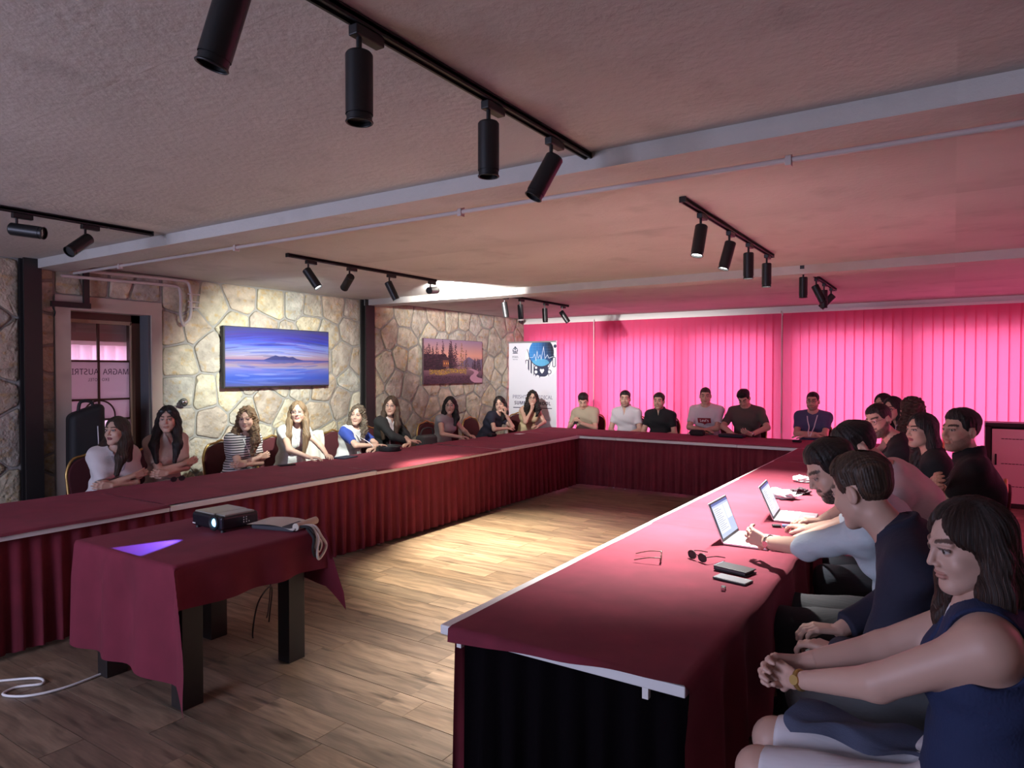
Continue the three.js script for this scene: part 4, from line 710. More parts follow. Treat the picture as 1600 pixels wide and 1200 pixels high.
  const hb2 = bones(hairB, .03), top = p.hair.top ?? (long ? .012 : .016), part0 = p.hair.part ?? 0;
  const hairF = (x, y, z) => {
    const q = H(x, y, z), lx = q.x, ly = q.y, lz = q.z;
    const fall2 = long || st === 'bun', ax = Math.abs(lx);
    const hl0 = fall2 ? (.084 - Math.max(0, ax - .012) * 1.6) : .068 - Math.max(0, ax - .042) * .9;
    // the face stays free below the hairline, which runs down behind the temples to the nape
    let cut = fall2 ? Math.min(hl0 - ly, lz - .022 + Math.max(0, -ly) * .1) : (lz > .045 ? hl0 : lz > -.035 ? Math.max(-.06, Math.min(hl0, .010 + (lz > .022 && lz < .045 ? (lz - .022) * 2.2 - .035 : lz < .006 ? .012 + (.006 - lz) * .1 : -.025))) : -.066) - ly;
    const e = Math.max(0, -cut), th = fall2 ? .003 + .011 * vol * Math.min(1, e / .03) : .0022 + Math.max(0, top - .002) * Math.min(1, e / .05) * Math.max(.25, Math.min(1, (ly - .015) * 16)) + (lz > .03 && ly > .07 ? top * .25 : 0);
    let d = ell(lx, ly, lz, 0, .037, -.014, .0755 + th * .8, .087 + th, .097 + th * .85);
    d = smax(d, cut * .8, .004);
    if (part0) d += .006 * Math.max(0, 1 - Math.abs(lx - part0) / .008) * (ly > .06 ? 1 : 0);
    d *= hs;
    if (hairB.length) d = smin(d, smax(hb2(x, y, z), -(ell(lx, ly, lz, 0, -.03, .075, .056, .105, .07)) * hs, .012), .02);
    const an = Math.atan2(lx, lz + .02), amp = st === 'curly' ? .007 : long || st === 'bun' ? .0016 : .0011;
    d += st === 'curly' ? amp * (Math.sin(x * 95 + 2 * Math.sin(y * 60)) * Math.sin(y * 85) * Math.sin(z * 95 + 1.5 * Math.sin(y * 50)) * 1.6) : amp * (Math.sin(an * (long ? 52 : 61) + 2.2 * Math.sin(y * 24 + lx * 20)) + .7 * Math.sin(an * 23 + ly * 60 + 1.7 * Math.sin(y * 31)));
    return d;
  };
  if (st !== 'none') { const hbs = hairB.length ? boundsOf(hairB, .03) : [[9, 9, 9], [-9, -9, -9]], r = .15; part('hair', sdfGeo(hairF, [0, 1, 2].map(i => Math.min(hbs[0][i], hb[i] - r)), [0, 1, 2].map(i => Math.max(hbs[1][i], hb[i] + r)), p.near ? .0045 : .0060), hairMat(hc), root, p.hair.label); }
  // worn things
  if (p.glasses) {
    const gm = p.glasses === 'dark' ? M.blackPlastic : M.chrome, rr2 = p.glasses === 'dark' ? .0022 : .0016, gs = [];
    const y0 = p.glassUp ?? .004, z0 = p.glassUp ? .078 : .1035;
    for (const g of [1, -1]) { const c = []; for (let i = 0; i < 16; i++) { const a = i / 16 * 6.2832; c.push(hw(g * .034 + Math.cos(a) * .0235, y0 + Math.sin(a) * .0185, z0 - Math.abs(Math.cos(a) * g > 0 ? Math.cos(a) : 0) * .010)); } gs.push(tube(c, rr2, 32, 6, true), tube([hw(g * .057, y0 + .006, z0 - .010), hw(g * .074, y0 + .008, .045), hw(g * .080, y0 + .006, .0)], rr2, 10, 6)); if (p.glassUp) gs.push(new THREE.SphereGeometry(.02, 12, 8).scale(1, .8, .25).applyQuaternion(Q).translate(...hw(g * .034, y0, z0).toArray())); }
    gs.push(tube([hw(-.0105, y0 + .004, z0), hw(0, y0 + .007, z0 + .003), hw(.0105, y0 + .004, z0)], rr2, 8, 6)); part('glasses', merge(gs), gm, root, p.glassUp ? 'black sunglasses pushed up on the hair' : p.glasses === 'dark' ? 'dark-rimmed glasses' : 'thin metal-rimmed glasses');
  }
  if (p.lanyard) {
    const pts = g => [at(NB, s, u, f, g * .062 * S, .02, -.03), at(NB, s, u, f, g * .068 * S, -.005, .035), ...(p.arms.L === crossed.L || p.arms.L === crossedHigh.L ? [.86, .80, .74, .68, .63] : [.84, .74, .64, .54, .46]).map((t, i) => front(g * (.058 - i * .0125), t, .006))];
    const rib = P => { const cv = new THREE.CatmullRomCurve3(P, false, 'centripetal'), n = 30; return gridGeo(n, 1, (a, b) => { const c = cv.getPoint(a); return [c.x + s.x * (b - .5) * .014, c.y + s.y * (b - .5) * .014, c.z + s.z * (b - .5) * .014]; }); };
    part('lanyard', merge([rib(pts(1)), rib(pts(-1))]), std({ color: lin(...(p.lanyard === true ? [.72, .72, .74] : p.lanyard)), roughness: .7 }), root, 'white lanyard');
    if (p.badge !== false && p.arms.L !== crossed.L) { const c = front(0, .42, .008); part('badge', box(.06, .085, .003).applyQuaternion(new THREE.Quaternion().setFromRotationMatrix(new THREE.Matrix4().makeBasis(s, u, f))).translate(c.x, c.y, c.z), M.whitePlastic, root); }
  }
  if (p.print) { const [tx, a0, a1, t0, t1] = p.print; part('shirt_print', gridGeo(16, 10, (a, b) => front(a0 + (a1 - a0) * a, t1 + (t0 - t1) * b, .004).toArray(), 1, 1), std({ map: tx, roughness: .8, transparent: true, alphaTest: .4 }), root, p.printLabel).geometry.attributes.uv.array.forEach((v, i, A) => { if (i % 2) A[i] = 1 - v; }); }
  for (const k of (p.watch ?? '')) { const a = arms[k], c = lerpV(a.el, a.W, .93), ax = a.W.clone().sub(a.el).normalize(), qt = new THREE.Quaternion().setFromUnitVectors(V(0, 0, 1), ax); const g = new THREE.TorusGeometry(wrR * 1.02 + .002, .0045, 8, 24).scale(1, 1, 1.9).applyQuaternion(qt).translate(c.x, c.y, c.z), dial = new THREE.CylinderGeometry(.014, .014, .007, 18).applyQuaternion(new THREE.Quaternion().setFromUnitVectors(V(0, 1, 0), a.pn.clone().negate())).translate(...c.clone().addScaledVector(a.pn, -wrR - .004).toArray()); part('wristwatch', merge([g, dial]), p.watchMat ?? M.chrome, root, 'wristwatch'); }
  return { root, arms, hw, HC, front, pt };
}

// ---------------------------------------------------------------- the people
const crossed = { L: { at: [-.10, -.03, .235, 't'], dir: [-1, .12, -.15, 't'], palm: [0, 0, -1], curl: .45, pole: [.8, -.9, .1] }, R: { at: [.10, .03, .205, 't'], dir: [1, .18, -.1, 't'], palm: [0, 0, -1], curl: .4, pole: [-.8, -.9, .1] } };
const crossedHigh = { L: { ...crossed.L, at: [-.10, .10, .225, 't'] }, R: { ...crossed.R, at: [.10, .16, .195, 't'] } };
const folded = (z = .46, y = .785) => ({ L: { at: [-.02, y, z], dir: [-1, 0, .15], curl: .35, pole: [1, -.25, -.2] }, R: { at: [.03, y + .03, z - .02], dir: [1, 0, .2], curl: .35, pole: [-1, -.25, -.2] } });
const onTable = (z = .46) => ({ L: { at: [.12, .785, z], dir: [-.5, 0, 1], curl: .4, pole: [1, -.4, -.4] }, R: { at: [-.12, .785, z], dir: [.5, 0, 1], curl: .4, pole: [-1, -.4, -.4] } });
const lap = { L: { at: [.10, .68, .30], dir: [-.6, -.2, 1], curl: .5 }, R: { at: [-.10, .68, .30], dir: [.6, -.2, 1], curl: .5 } };
const phoneHold = { L: { at: [.075, .83, .33], dir: [-.6, .5, .6], palm: [-.3, .6, -.6], curl: .8 }, R: { at: [-.075, .83, .33], dir: [.6, .5, .6], palm: [.3, .6, -.6], curl: .8 } };
const chinRest = (k, o) => { const g = k === 'R' ? -1 : 1, a = folded(.42); a[k] = { at: [...o, 'h'], dir: [-g * .2, 1, .1], palm: [0, .1, -1], curl: 1.15, pole: [g * .5, -1, .5] }; return a; };
const DARK = [.018, .012, .010], BLACK = [.010, .008, .008], BROWN = [.055, .028, .016], LBROWN = [.10, .055, .030], BLOND = [.33, .21, .11];
const seated = [];
const add = o => { seated.push(person(o)); chair('maroon and gold banquet chair under ' + o.who, o.seat[0] - Math.sin(o.face * D2R) * .02, o.seat[1] - Math.cos(o.face * D2R) * .02, o.face * D2R); };
const Lw = (z, o) => add({ face: 90, seat: [-6.20, z], fem: 1, mid: 1, group: 'people seated along the stone wall', ...o });
Lw(-3.09, { who: 'the woman in the puff-sleeved white blouse', label: 'person in a white puff-sleeved blouse and lanyard with arms crossed', head: [-6.05, 1.30, -3.09], look: [-38, -6, 0], hair: { style: 'long', color: BROWN, len: .36, fwd: .08, side: 1, vol: 1.1, part: .02 }, top: { color: [.70, .66, .66], sleeve: .8, puff: .035, v: .16, vw: .06, wob: .005 }, arms: crossed, lanyard: [.45, .46, .50], lip: [.25, .07, .08] });
Lw(-3.585, { who: 'the woman in the cream buttoned shirt', label: 'person in a cream collared shirt, sunglasses on the hair, arms crossed', head: [-6.05, 1.375, -3.54], look: [-12, 0, 0], hair: { style: 'long', color: DARK, len: .38, fwd: .09, part: -.01 }, top: { color: [.58, .47, .40], sleeve: .7, collar: 1, v: .10, vw: .04 }, arms: crossed, glasses: 'dark', glassUp: .082, pants: [.25, .22, .2] });
Lw(-4.38, { who: 'the woman in the striped shirt', label: 'person with long curly fair hair in a black and white striped shirt', head: [-6.05, 1.33, -4.37], look: [-14, 2, 0], hair: { style: 'curly', color: [.30, .18, .09], len: .36, fwd: .07, vol: 1.15, side: 1 }, top: { color: [.8, .8, .8], stripes: 1, sleeve: .62 }, arms: crossed, lanyard: true, pants: [.02, .02, .025] });
Lw(-5.02, { who: 'the fair-haired woman in glasses', label: 'person with long straight blond hair, glasses and a pale short-sleeved top', head: [-6.05, 1.365, -5.02], look: [-6, -4, 0], hair: { style: 'long', color: BLOND, len: .44, fwd: .10, part: .004 }, top: { color: [.62, .62, .60], sleeve: .45 }, arms: onTable(.47), glasses: 'metal', lanyard: true, badge: false, lip: [.40, .16, .15] });
Lw(-5.92, { who: 'the woman with blue sleeves', label: 'person with wavy ash-blond hair in a white top with blue sleeves', head: [-6.05, 1.285, -5.93], look: [-16, 0, -7], hair: { style: 'curly', color: [.19, .14, .095], len: .28, fwd: .05, vol: 1.0, part: .01 }, top: [{ color: [.03, .06, .30], sleeve: .75, inf: .010, label: 'blue sleeves' }, { name: 'shirt_front', color: [.68, .67, .66], sleeve: 0, inf: .0135 }], arms: folded(.44), lanyard: true });
Lw(-6.53, { who: 'the woman in the black cardigan', label: 'person in a black cardigan over a white top with long brown hair and glasses', head: [-6.05, 1.375, -6.51], look: [-12, 2, -4], hair: { style: 'long', color: [.095, .048, .026], len: .42, fwd: .10, part: .006 }, top: [{ color: [.70, .66, .67], sleeve: .2, v: .1, vw: .05 }, { name: 'cardigan', color: [.014, .013, .014], sleeve: 1.75, inf: .018, v: .40, vw: .10 }], arms: folded(.45), glasses: 'metal' });
Lw(-7.72, { who: 'the woman in the grey cap-sleeved top', label: 'person with black hair and glasses in a grey cap-sleeved top', head: [-6.05, 1.33, -7.72], look: [-4, 2, 0], hair: { style: 'long', color: BLACK, len: .28, fwd: .05, part: 0 }, top: { color: [.36, .34, .35], sleeve: .28 }, arms: onTable(.40), glasses: 'metal' });
Lw(-8.80, { who: 'the woman in navy resting her cheek on her hand', label: 'person in a navy shirt with one hand against the cheek', head: [-5.98, 1.30, -8.86], look: [-8, 3, 8], hair: { style: 'long', color: DARK, len: .34, fwd: .02, side: -1 }, top: { color: [.016, .017, .034], sleeve: .6 }, arms: chinRest('L', [.078, -.165, .04]), neck: [0, 0, .02] });
Lw(-9.92, { who: 'the woman in the pale yellow top', label: 'person in a pale yellow sleeveless top with chin on hand before the banner', face: 62, seat: [-6.18, -10.02], head: [-5.98, 1.365, -9.88], look: [0, 2, 0], hair: { style: 'curly', color: DARK, len: .30, fwd: .03, vol: 1.15 }, top: { color: [.60, .50, .30], sleeve: 0, armhole: .07, v: .08, vw: .05 }, arms: chinRest('R', [-.015, -.205, .07]), glasses: 'dark' });
const Fm = (x, o) => add({ face: 0, seat: [x, -10.52], group: 'people seated along the rose blinds', mid: 1, ...o });
Fm(-5.28, { who: 'the man in beige looking at his phone', label: 'person in a beige T-shirt looking down at a phone', head: [-5.27, 1.30, -10.36], look: [-4, 32, 0], hair: { style: 'short', color: BLACK, top: .022 }, top: { color: [.42, .36, .26], sleeve: .75 }, arms: phoneHold });
Fm(-4.52, { who: 'the man in the white polo shirt', label: 'person in a white polo shirt with short dark hair and stubble', head: [-4.52, 1.37, -10.40], look: [-6, 0, 0], hair: { style: 'short', color: BLACK, top: .02 }, top: { color: [.66, .65, .68], sleeve: .65, collar: 1, v: .12, vw: .03 }, arms: lap, beard: .5 });
Fm(-3.95, { who: 'the man in the black polo shirt by the blinds', label: 'person in a black polo shirt seated before the rose blinds', head: [-3.94, 1.345, -10.40], look: [-16, 0, 0], hair: { style: 'short', color: DARK, top: .02 }, top: { color: [.012, .012, .015], sleeve: .65, collar: 1, v: .08, vw: .02 }, arms: lap, beard: .35 });
const printTex = canvasTex(256, 128, (c, w, h) => { c.clearRect(0, 0, w, h); c.fillStyle = '#8c1428'; c.beginPath(); c.moveTo(4, 10); c.lineTo(252, 10); c.lineTo(250, 96); c.quadraticCurveTo(190, 84, 128, 120); c.quadraticCurveTo(66, 84, 6, 96); c.closePath(); c.fill(); c.fillStyle = '#f4f0f2'; c.font = 'bold 62px sans-serif'; c.textAlign = 'center'; c.fillText("Levi's", 128, 74); });
Fm(-3.19, { who: 'the man in the printed white shirt', label: "person with cropped hair in a white T-shirt with a red logo print", head: [-3.19, 1.445, -10.38], look: [-2, 8, 0], hair: { style: 'short', color: [.06, .04, .03], top: .006 }, top: { color: [.68, .65, .68], sleeve: .75 }, arms: folded(.36), print: [printTex, -.105, .105, .52, .72], printLabel: 'red logo print', size: 1.1 });
Fm(-2.60, { who: 'the man in the olive shirt', label: 'person in an olive grey T-shirt looking down with arms on the table', head: [-2.62, 1.395, -10.30], look: [-14, 36, 4], hair: { style: 'short', color: BLACK, top: .024 }, top: { color: [.10, .085, .07], sleeve: .8 }, arms: { L: { at: [.16, .79, .40], dir: [-.5, .25, .5], palm: [-.4, .5, -.4], curl: .7, pole: [1, -.2, -.2] }, R: { at: [-.10, .785, .42], dir: [.6, 0, .6], curl: .4, pole: [-1, -.2, -.2] } }, watch: 'L', size: 1.1 });
Fm(-1.68, { who: 'the man with a lanyard in blue', label: 'person in a blue T-shirt with glasses and a lanyard, arms crossed', head: [-1.67, 1.40, -10.40], look: [-12, 2, 0], hair: { style: 'short', color: BLACK, top: .01 }, top: { color: [.065, .075, .16], sleeve: .7, v: .05, vw: .03 }, arms: { L: { at: [-.06, .80, .30], dir: [-1, 0, .1], curl: .4, pole: [1, -.4, 0] }, R: { at: [.07, .83, .28], dir: [1, .1, .1], curl: .4, pole: [-1, -.4, 0] } }, glasses: 'dark', lanyard: true, badge: false, beard: .5 });
const Rr = (x, z, o) => add({ face: -90, seat: [x, z], group: 'people seated along the right-hand tables', ...o });
Rr(-.38, -8.66, { who: 'the dark-haired person at the far corner', label: 'person with dark hair mostly hidden behind a woman in glasses', fem: 1, head: [-.66, 1.445, -8.6], look: [-35, 0, 0], hair: { style: 'long', color: BLACK, len: .26 }, top: { color: [.03, .02, .025], sleeve: .7 }, arms: folded(.36) });
Rr(-.25, -8.0, { who: 'the woman in the lilac top', label: 'person with dark bobbed hair and glasses in a pale lilac top', fem: 1, mid: 1, head: [-.53, 1.43, -8.0], look: [-32, 4, 0], hair: { style: 'long', color: BLACK, len: .20, fwd: .0, vol: 1.05 }, top: { color: [.60, .52, .62], sleeve: .7 }, arms: folded(.40), glasses: 'dark' });
Rr(-.12, -7.22, { who: 'the curly-haired person', label: 'person with brown curly hair turned away from the camera', fem: 1, mid: 1, head: [-.33, 1.455, -7.2], look: [-135, 4, 0], hair: { style: 'curly', color: [.075, .035, .022], len: .26, vol: 1.3, fwd: -.02 }, top: { color: [.30, .20, .16], sleeve: .5 }, arms: folded(.42) });
Rr(-.16, -6.22, { who: 'the man in black with round glasses', label: 'person in a black T-shirt with thin glasses and beard leaning on the table', mid: 1, head: [-.53, 1.43, -6.12], look: [-38, 12, 10], hair: { style: 'short', color: DARK, top: .010 }, top: { color: [.010, .010, .013], sleeve: .75 }, arms: { L: { at: [.06, .80, .52], dir: [-.7, .3, .5], curl: .7, pole: [1, -.3, 0] }, R: { at: [-.12, .79, .52], dir: [.6, 0, .6], curl: .4, pole: [-1, -.3, 0] } }, glasses: 'metal', beard: .8, hunch: .05 });
Rr(0, -5.62, { who: 'the dark-haired woman in black with crossed arms', label: 'person with long dark hair in a black shirt and white lanyard, arms crossed', fem: 1, mid: 1, head: [-.19, 1.395, -5.66], look: [-50, -2, 0], hair: { style: 'long', color: DARK, len: .40, fwd: -.05, part: .01 }, top: { color: [.012, .012, .014], sleeve: .62 }, arms: crossedHigh, lanyard: true, badge: false, lip: [.42, .14, .14] });
Rr(.16, -4.98, { who: 'the man in the black polo shirt with crossed arms', label: 'person in a black polo shirt with a light lanyard and bracelet, arms crossed', mid: 1, head: [.04, 1.46, -5.0], look: [-48, -2, 0], hair: { style: 'short', color: BLACK, top: .018 }, top: { color: [.010, .010, .013], sleeve: .65, collar: 1, v: .06, vw: .02 }, arms: crossedHigh, lanyard: [.4, .4, .44], badge: false, beard: .45, watch: 'L', size: 1.1 });
Rr(-.10, -4.28, { who: 'the stooping man in the pale shirt', label: 'person in a pale pink-white T-shirt stooping over the second laptop', mid: 1, head: [-.50, 1.395, -4.05], look: [-78, 34, 0], hair: { style: 'short', color: BLACK, top: .024 }, top: { color: [.62, .52, .54], sleeve: .75 }, arms: { L: { at: [.10, .80, .58], dir: [-.6, 0, .8], curl: .5, pole: [1, -.3, 0] }, R: { at: [-.16, .80, .56], dir: [.3, 0, 1], curl: .4, pole: [-1, -.3, 0] } }, hunch: .07, size: 1.1, wide: 1.05 });
Rr(-.16, -3.42, { who: 'the bearded man at the laptop', label: 'person with dark beard in a pale shirt with rolled sleeves typing on a laptop', mid: 1, head: [-.50, 1.375, -3.25], look: [-72, 28, 0], hair: { style: 'short', color: DARK, top: .020 }, top: { color: [.50, .58, .62], sleeve: 1.12, collar: 1, v: .1, vw: .03, wob: .005 }, arms: { L: { at: [-.84, .835, -3.52, 'w'], dir: [-.4, .12, .85], palm: [-1, .1, .1], curl: .75, spread: .12, pole: [1, -.5, 0] }, R: { at: [-.68, .815, -3.80, 'w'], dir: [.05, -.12, 1], palm: [0, -1, 0], curl: .55, spread: .1, pole: [-1, -.4, 0] } }, beard: 1, hunch: .06, watch: 'L', size: 1.12, pants: [.03, .03, .035] });
Rr(.06, -2.76, { who: 'the man in the navy blazer', label: 'person in a navy blazer turned away towards the laptops, hands in lap', near: 1, head: [-.31, 1.385, -2.76], look: [-122, 18, 0], hair: { style: 'short', color: [.075, .038, .022], top: .022 }, skin: [.58, .36, .28], top: [{ color: [.45, .50, .56], sleeve: .3, neck: .060 }, { name: 'blazer', color: [.016, .017, .038], sleeve: 1.9, inf: .022, collar: 1, v: .42, vw: .07, neck: .066, wob: .005, hem: -.14 }], arms: { L: { at: [.09, .70, .40], dir: [-.35, .0, 1], curl: .8, pole: [1, -.6, -.3] }, R: { at: [-.13, .70, .42], dir: [.3, 0, 1], curl: .7, pole: [-1, -.6, -.3] } }, hunch: .05, size: 1.1, pants: [.13, .14, .15] });
Rr(.04, -2.13, { who: 'the woman in the navy sleeveless top', label: 'person in a navy sleeveless top with white collar and white shorts, hands clasped', near: 1, fem: 1, head: [.022, 1.355, -2.15], look: [-57, 8, 0], hair: { style: 'long', color: [.050, .020, .013], len: .36, fwd: -.02, part: .01, vol: 1.05 }, skin: [.56, .35, .28], top: [{ name: 'collar', color: [.66, .66, .70], sleeve: 0, inf: .006, v: .15, vw: .055, neck: .070, armhole: .11, label: 'white collar' }, { color: [.012, .022, .075], sleeve: 0, inf: .013, v: .20, vw: .075, neck: .082, armhole: .088 }], arms: { L: { at: [.02, .79, .44], dir: [-.45, .05, .8], palm: [-.8, -.2, -.3], curl: .95, pole: [1, -.8, -.2] }, R: { at: [-.05, .805, .46], dir: [.6, .0, .7], palm: [.6, -.2, -.6], curl: .9, pole: [-1, -.8, -.2] } }, wide: 1.22, armW: 1.3, size: 1.0, legs: { kz: .50, ky: .545, w: .10 }, shorts: [.66, .63, .66], watch: 'L', watchMat: M.gold });

// empty chairs and what hangs on them
chair('empty maroon chair beside the woman in the black cardigan', -6.22, -7.08, 88 * D2R, 'empty chairs along the stone wall');
chair('empty maroon chair beside the woman in navy', -6.24, -8.28, 92 * D2R, 'empty chairs along the stone wall');
chair('empty patterned maroon chair under the white jacket', -6.22, -5.485, 90 * D2R, 'empty chairs along the stone wall');
tag(part('white_jacket', gridGeo(24, 24, (a, b) => { const t = b - .35, x = t < 0 ? -6.49 + t * .12 : -6.445 + .10 * t; return [x - .01 * Math.sin(a * 19) + .03 * (b > .35 ? 1 : -1) * .5, .985 - Math.abs(t) * .55 + .012 * Math.sin(a * 11 + b * 5), -5.47 + (a - .5) * .46 + .015 * Math.sin(b * 9)]; }), clothMat([.62, .60, .54]), scene), 'white jacket draped over an empty chair back', 'jacket');
{ const b = thing('shoulder_bag', 'grey shoulder bag on the empty chair by the stone wall', 'bag', [-6.12, .482, -7.28], 1.4); part('bag_body', (() => { const g = new RoundedBoxGeometry(.30, .34, .16, 4, .05).translate(0, .17, 0); return uvBox(g); })(), std({ color: lin(.06, .06, .065), roughness: .8 }), b); part('strap', tube([[-.12, .3, 0], [-.08, .42, .02], [.08, .42, .02], [.12, .3, 0]], .01, 20, 6), std({ color: lin(.05, .05, .055), roughness: .8 }), b); }
tag(part('folded_jacket', gridGeo(20, 20, (a, b) => { const dr = Math.max(0, b - .62), w = .25 + .75 * (1 - a); return [-.40 + .34 * a + .015 * Math.sin(b * 7), .668 + .012 * Math.sin(a * 9 + b * 6) + .02 * (1 - a) - dr * .10 * w, -2.25 + .12 * Math.min(b, .62) / .62 + dr * .08 + .008 * Math.sin(a * 12)]; }), clothMat([.075, .09, .15]), scene), 'blue grey folded jacket lying across the lap of the woman in white shorts', 'jacket');

// ---------------------------------------------------------------- small things on the tables
const Y = .7525;
function laptop(label, x, z, turn, open, screenTex) {
  const t = thing('laptop', label, 'laptop', [x, Y, z], turn);                 // the keyboard side faces +z of its own axes
  part('base', box(.33, .014, .235, 0, .009, 0, .005), M.alu, t, 'silver base');
  const keys = []; for (let r = 0; r < 5; r++) for (let c = 0; c < 14; c++) keys.push(box(.0175, .003, .0165, -.143 + c * .022, .0165, -.075 + r * .021));
  part('keyboard', merge(keys), std({ color: lin(.5, .5, .52), roughness: .6 }), t); part('touchpad', box(.10, .001, .06, 0, .0165, .075), std({ color: lin(.6, .6, .62), roughness: .3 }), t);
  const lid = new THREE.Group(); lid.name = 'lid'; lid.position.set(0, .014, -.115); lid.rotation.x = -open; t.add(lid);
  part('lid_shell', box(.33, .22, .008, 0, .11, -.004, .003), M.alu, lid); part('bezel', box(.322, .212, .002, 0, .11, .001), M.blackPlastic, lid);
  const sg = new THREE.PlaneGeometry(.305, .192); part('screen', sg.translate(0, .113, .0026), std({ color: lin(.05, .05, .05), map: screenTex, emissive: lin(1, 1, 1), emissiveMap: screenTex, emissiveIntensity: .9, roughness: .25 }), lid, 'lit screen');
  t.updateMatrixWorld(true);
  const l = new THREE.RectAreaLight(lin(.72, .85, 1), 2.2, .3, .19); const c = lid.localToWorld(V(0, .113, .012)), d = lid.localToWorld(V(0, .113, 1)); l.position.copy(c); l.lookAt(d); scene.add(l);
}
const ui = n => canvasTex(320, 200, (c, w, h) => { c.fillStyle = n ? '#c8d2ea' : '#b9c6e6'; c.fillRect(0, 0, w, h); c.fillStyle = '#5b6fa8'; c.fillRect(0, 0, w, 14); c.fillStyle = '#eef2fb'; c.fillRect(14, 26, w * .58, 150); c.fillRect(w * .66, 26, w * .3, 90); c.fillStyle = '#8d98b8'; for (let i = 0; i < 12; i++) c.fillRect(24, 36 + i * 11, 90 + (i * 37 % 70), 3); });
laptop('open laptop under the hands of the bearded man', -.93, -3.90, Math.PI / 2, .38, ui(0));
laptop('open laptop beside the keys and blue tag', -.84, -4.66, Math.PI / 2 + .08, .42, ui(1));
function spectacles(name, label, x, z, turn, col, tinted, group, y = Y) {
  const t = thing(name, label, tinted ? 'sunglasses' : 'glasses', [x, y, z], turn);
  const m = std({ color: lin(...col), roughness: .3 }), gs = [];
  for (const g of [1, -1]) { const c = []; for (let i = 0; i < 14; i++) { const a = i / 14 * 6.2832; c.push(V(g * .036 + Math.cos(a) * .027, .022 + Math.sin(a) * .02, 0)); } gs.push(tube(c, .0028, 28, 6, true)); if (tinted) part('lens', new THREE.CircleGeometry(.026, 18).scale(1, .75, 1).translate(g * .036, .022, 0), M.blackPlastic, t); part('temple', tube([[g * .063, .03, 0], [g * .066, .028, -.06], [g * .06, .012, -.13]], .0025, 14, 6), m, t); }
  gs.push(tube([[-.01, .027, 0], [0, .03, .002], [.01, .027, 0]], .0025, 8, 6)); part('frame', merge(gs), m, t); return t;
}
spectacles('eyeglasses', 'brown-rimmed eyeglasses lying on the right-hand cloth', -1.22, -3.26, 1.9, [.12, .05, .04]);
spectacles('sunglasses', 'black sunglasses lying beside the eyeglasses', -1.07, -3.36, -.5, [.01, .01, .01], 1);
spectacles('sunglasses', 'black sunglasses lying before the woman in the cream shirt', -5.60, -3.36, 1.57, [.01, .01, .01], 1);
{ const t = thing('wallet', 'thick black wallet with a silver edge beside the phone', 'wallet', [-.86, Y, -3.27], -.25); part('cover', merge([box(.17, .006, .095, 0, .004, 0, .003), box(.17, .006, .095, 0, .020, .002, .003)]), M.blackPlastic, t); part('filling', box(.155, .011, .085, -.004, .012, .0), std({ color: lin(.05, .05, .055), roughness: .5 }), t); part('edge_trim', box(.003, .022, .09, -.085, .012, 0), M.chrome, t, 'silver edge'); }
const phone = (label, x, z, turn, c = [.16, .17, .19]) => { const t = thing('smartphone', label, 'phone', [x, Y, z], turn, 'phones on the tables'); part('case', box(.16, .010, .078, 0, .006, 0, .004), M.blackPlastic, t); part('glass_face', box(.152, .001, .070, 0, .0115, 0), std({ color: lin(...c), roughness: .08 }), t); };
phone('grey-backed phone lying between wallet and small adapter', -.83, -3.12, -.22, [.30, .32, .34]); phone('dark phone before the striped shirt', -5.62, -4.52, 1.2, [.02, .02, .025]);
{ const t = thing('usb_adapter', 'tiny black and metal adapter beside the grey phone', 'adapter', [-.83, Y, -2.97], .2); part('plug', box(.016, .012, .018, 0, .007, .012), M.chrome, t); part('shell', box(.02, .014, .02, 0, .008, -.007, .003), M.blackPlastic, t); }
{ const t = thing('key_bunch', 'bunch of keys with a blue tag beside the laptop', 'keys', [-.86, Y, -4.36], .4); part('ring', new THREE.TorusGeometry(.015, .0015, 6, 20).rotateX(Math.PI / 2).translate(0, .003, 0), M.chrome, t); for (const a of [.2, 1.3, 2.6]) part('key', merge([box(.045, .003, .008, .04, .004, 0), new THREE.CylinderGeometry(.012, .012, .003, 12).translate(.014, .004, 0)]).rotateY(a), M.chrome, t); part('tag', box(.06, .004, .025, .03, .009, -.03, .002), std({ color: lin(.10, .2, .6), roughness: .5 }), t, 'blue tag'); part('fob', box(.05, .014, .03, -.04, .009, .0, .006), M.blackPlastic, t); }
const crumple = (name, label, cat, x, z, r, col, sd, group) => { const g = new THREE.IcosahedronGeometry(r, 3), q = g.attributes.position; for (let i = 0; i < q.count; i++) { const v = V(q.getX(i), q.getY(i), q.getZ(i)), n = v.clone().normalize(), k = 1 + .35 * Math.sin(n.x * 7 + sd) * Math.sin(n.y * 9 + sd * 2) + .25 * Math.sin(n.z * 13 + n.x * 5 + sd); q.setXYZ(i, v.x * k * 1.3, Math.max(0, (v.y * .5 + r * .38) * k), v.z * k); } g.computeVertexNormals(); tag(part(name, g.translate(x, Y, z), std({ color: lin(...col), roughness: .85 }), scene), label, cat, group); };
crumple('tissue', 'crumpled white tissue before the stooping man', 'tissue', -1.06, -5.36, .07, [.68, .74, .74], 1); crumple('tissue', 'small white tissue near the far end of the right-hand tables', 'tissue', -1.08, -6.25, .05, [.7, .7, .7], 3); crumple('dark_cloth', 'dark crumpled cloth beside the white tissue', 'cloth', -.98, -5.62, .05, [.03, .012, .02], 5);
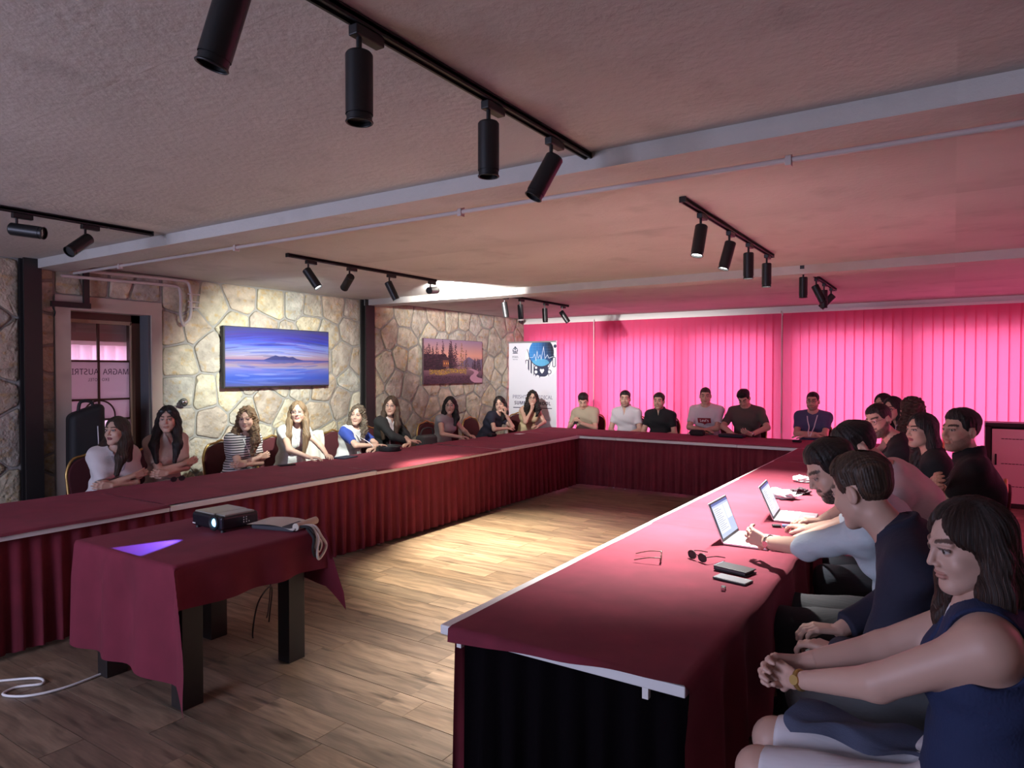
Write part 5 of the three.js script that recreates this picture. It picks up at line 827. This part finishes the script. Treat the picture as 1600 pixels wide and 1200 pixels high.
{ const t = thing('round_case', 'open round black case before the woman with blue sleeves', 'case', [-5.62, Y, -6.02]); part('shell', new THREE.LatheGeometry([[.0, .004], [.13, .004], [.14, .012], [.142, .055], [.138, .066], [.126, .066], [.124, .02], [0, .018]].map(q => new THREE.Vector2(...q)), 40).scale(1, 1, .95), std({ color: lin(.010, .010, .012), roughness: .6 }), t, 'black shell'); part('zip', new THREE.TorusGeometry(.1405, .0022, 6, 40).rotateX(Math.PI / 2).scale(1, 1, .95).translate(0, .045, 0), M.blackMetal, t); part('pull', box(.012, .03, .004, .14, .04, -.03), std({ color: lin(.5, .1, .12), roughness: .6 }), t); }
{ const t = thing('notebook', 'dark notebook before the fair-haired woman', 'notebook', [-5.58, Y, -5.27], .12); part('cover', box(.16, .012, .22, 0, .007, 0, .002), std({ color: lin(.03, .04, .07), roughness: .6 }), t); part('pages', box(.152, .007, .212, .003, .007, 0), M.whitePlastic, t); }
const pouch = (label, x, z, w, h, d, turn, col) => { const t = thing('pouch', label, 'pouch', [x, Y, z], turn, 'dark pouches on the tables'); part('pouch_body', (() => { const g = new RoundedBoxGeometry(w, h, d, 4, Math.min(h, d) * .42).translate(0, h / 2, 0); return uvBox(g); })(), std({ color: lin(...col), roughness: .75 }), t); part('zip', box(w * .8, .004, .006, 0, h - .001, 0), M.blackMetal, t); };
pouch('small black pouch before the woman in navy', -5.62, -8.15, .10, .045, .13, 0, [.012, .012, .014]); pouch('black pouch before the printed white shirt', -3.17, -9.93, .22, .085, .10, .05, [.010, .010, .012]); pouch('flat dark bag before the man in the olive shirt', -2.66, -9.92, .36, .05, .16, -.05, [.018, .016, .026]); pouch('tiny dark pouch before the man with a lanyard', -1.75, -9.72, .12, .03, .07, .2, [.02, .012, .016]);
tag(part('paper_card', box(.10, .002, .16, -5.50, Y + .002, -8.72), M.whitePlastic, scene), 'white card lying before the woman in navy', 'card');
{ const t = thing('smartphone', 'dark phone held by the man in beige', 'phone', [-5.28, .87, -10.14]); part('case', box(.072, .145, .009, 0, 0, 0, .003).rotateX(-.8), M.blackPlastic, t); part('glass_face', box(.066, .137, .001, 0, 0, -.0055).rotateX(-.8), std({ color: lin(.05, .06, .08), roughness: .1 }), t); }
renderer.render(scene, camera);
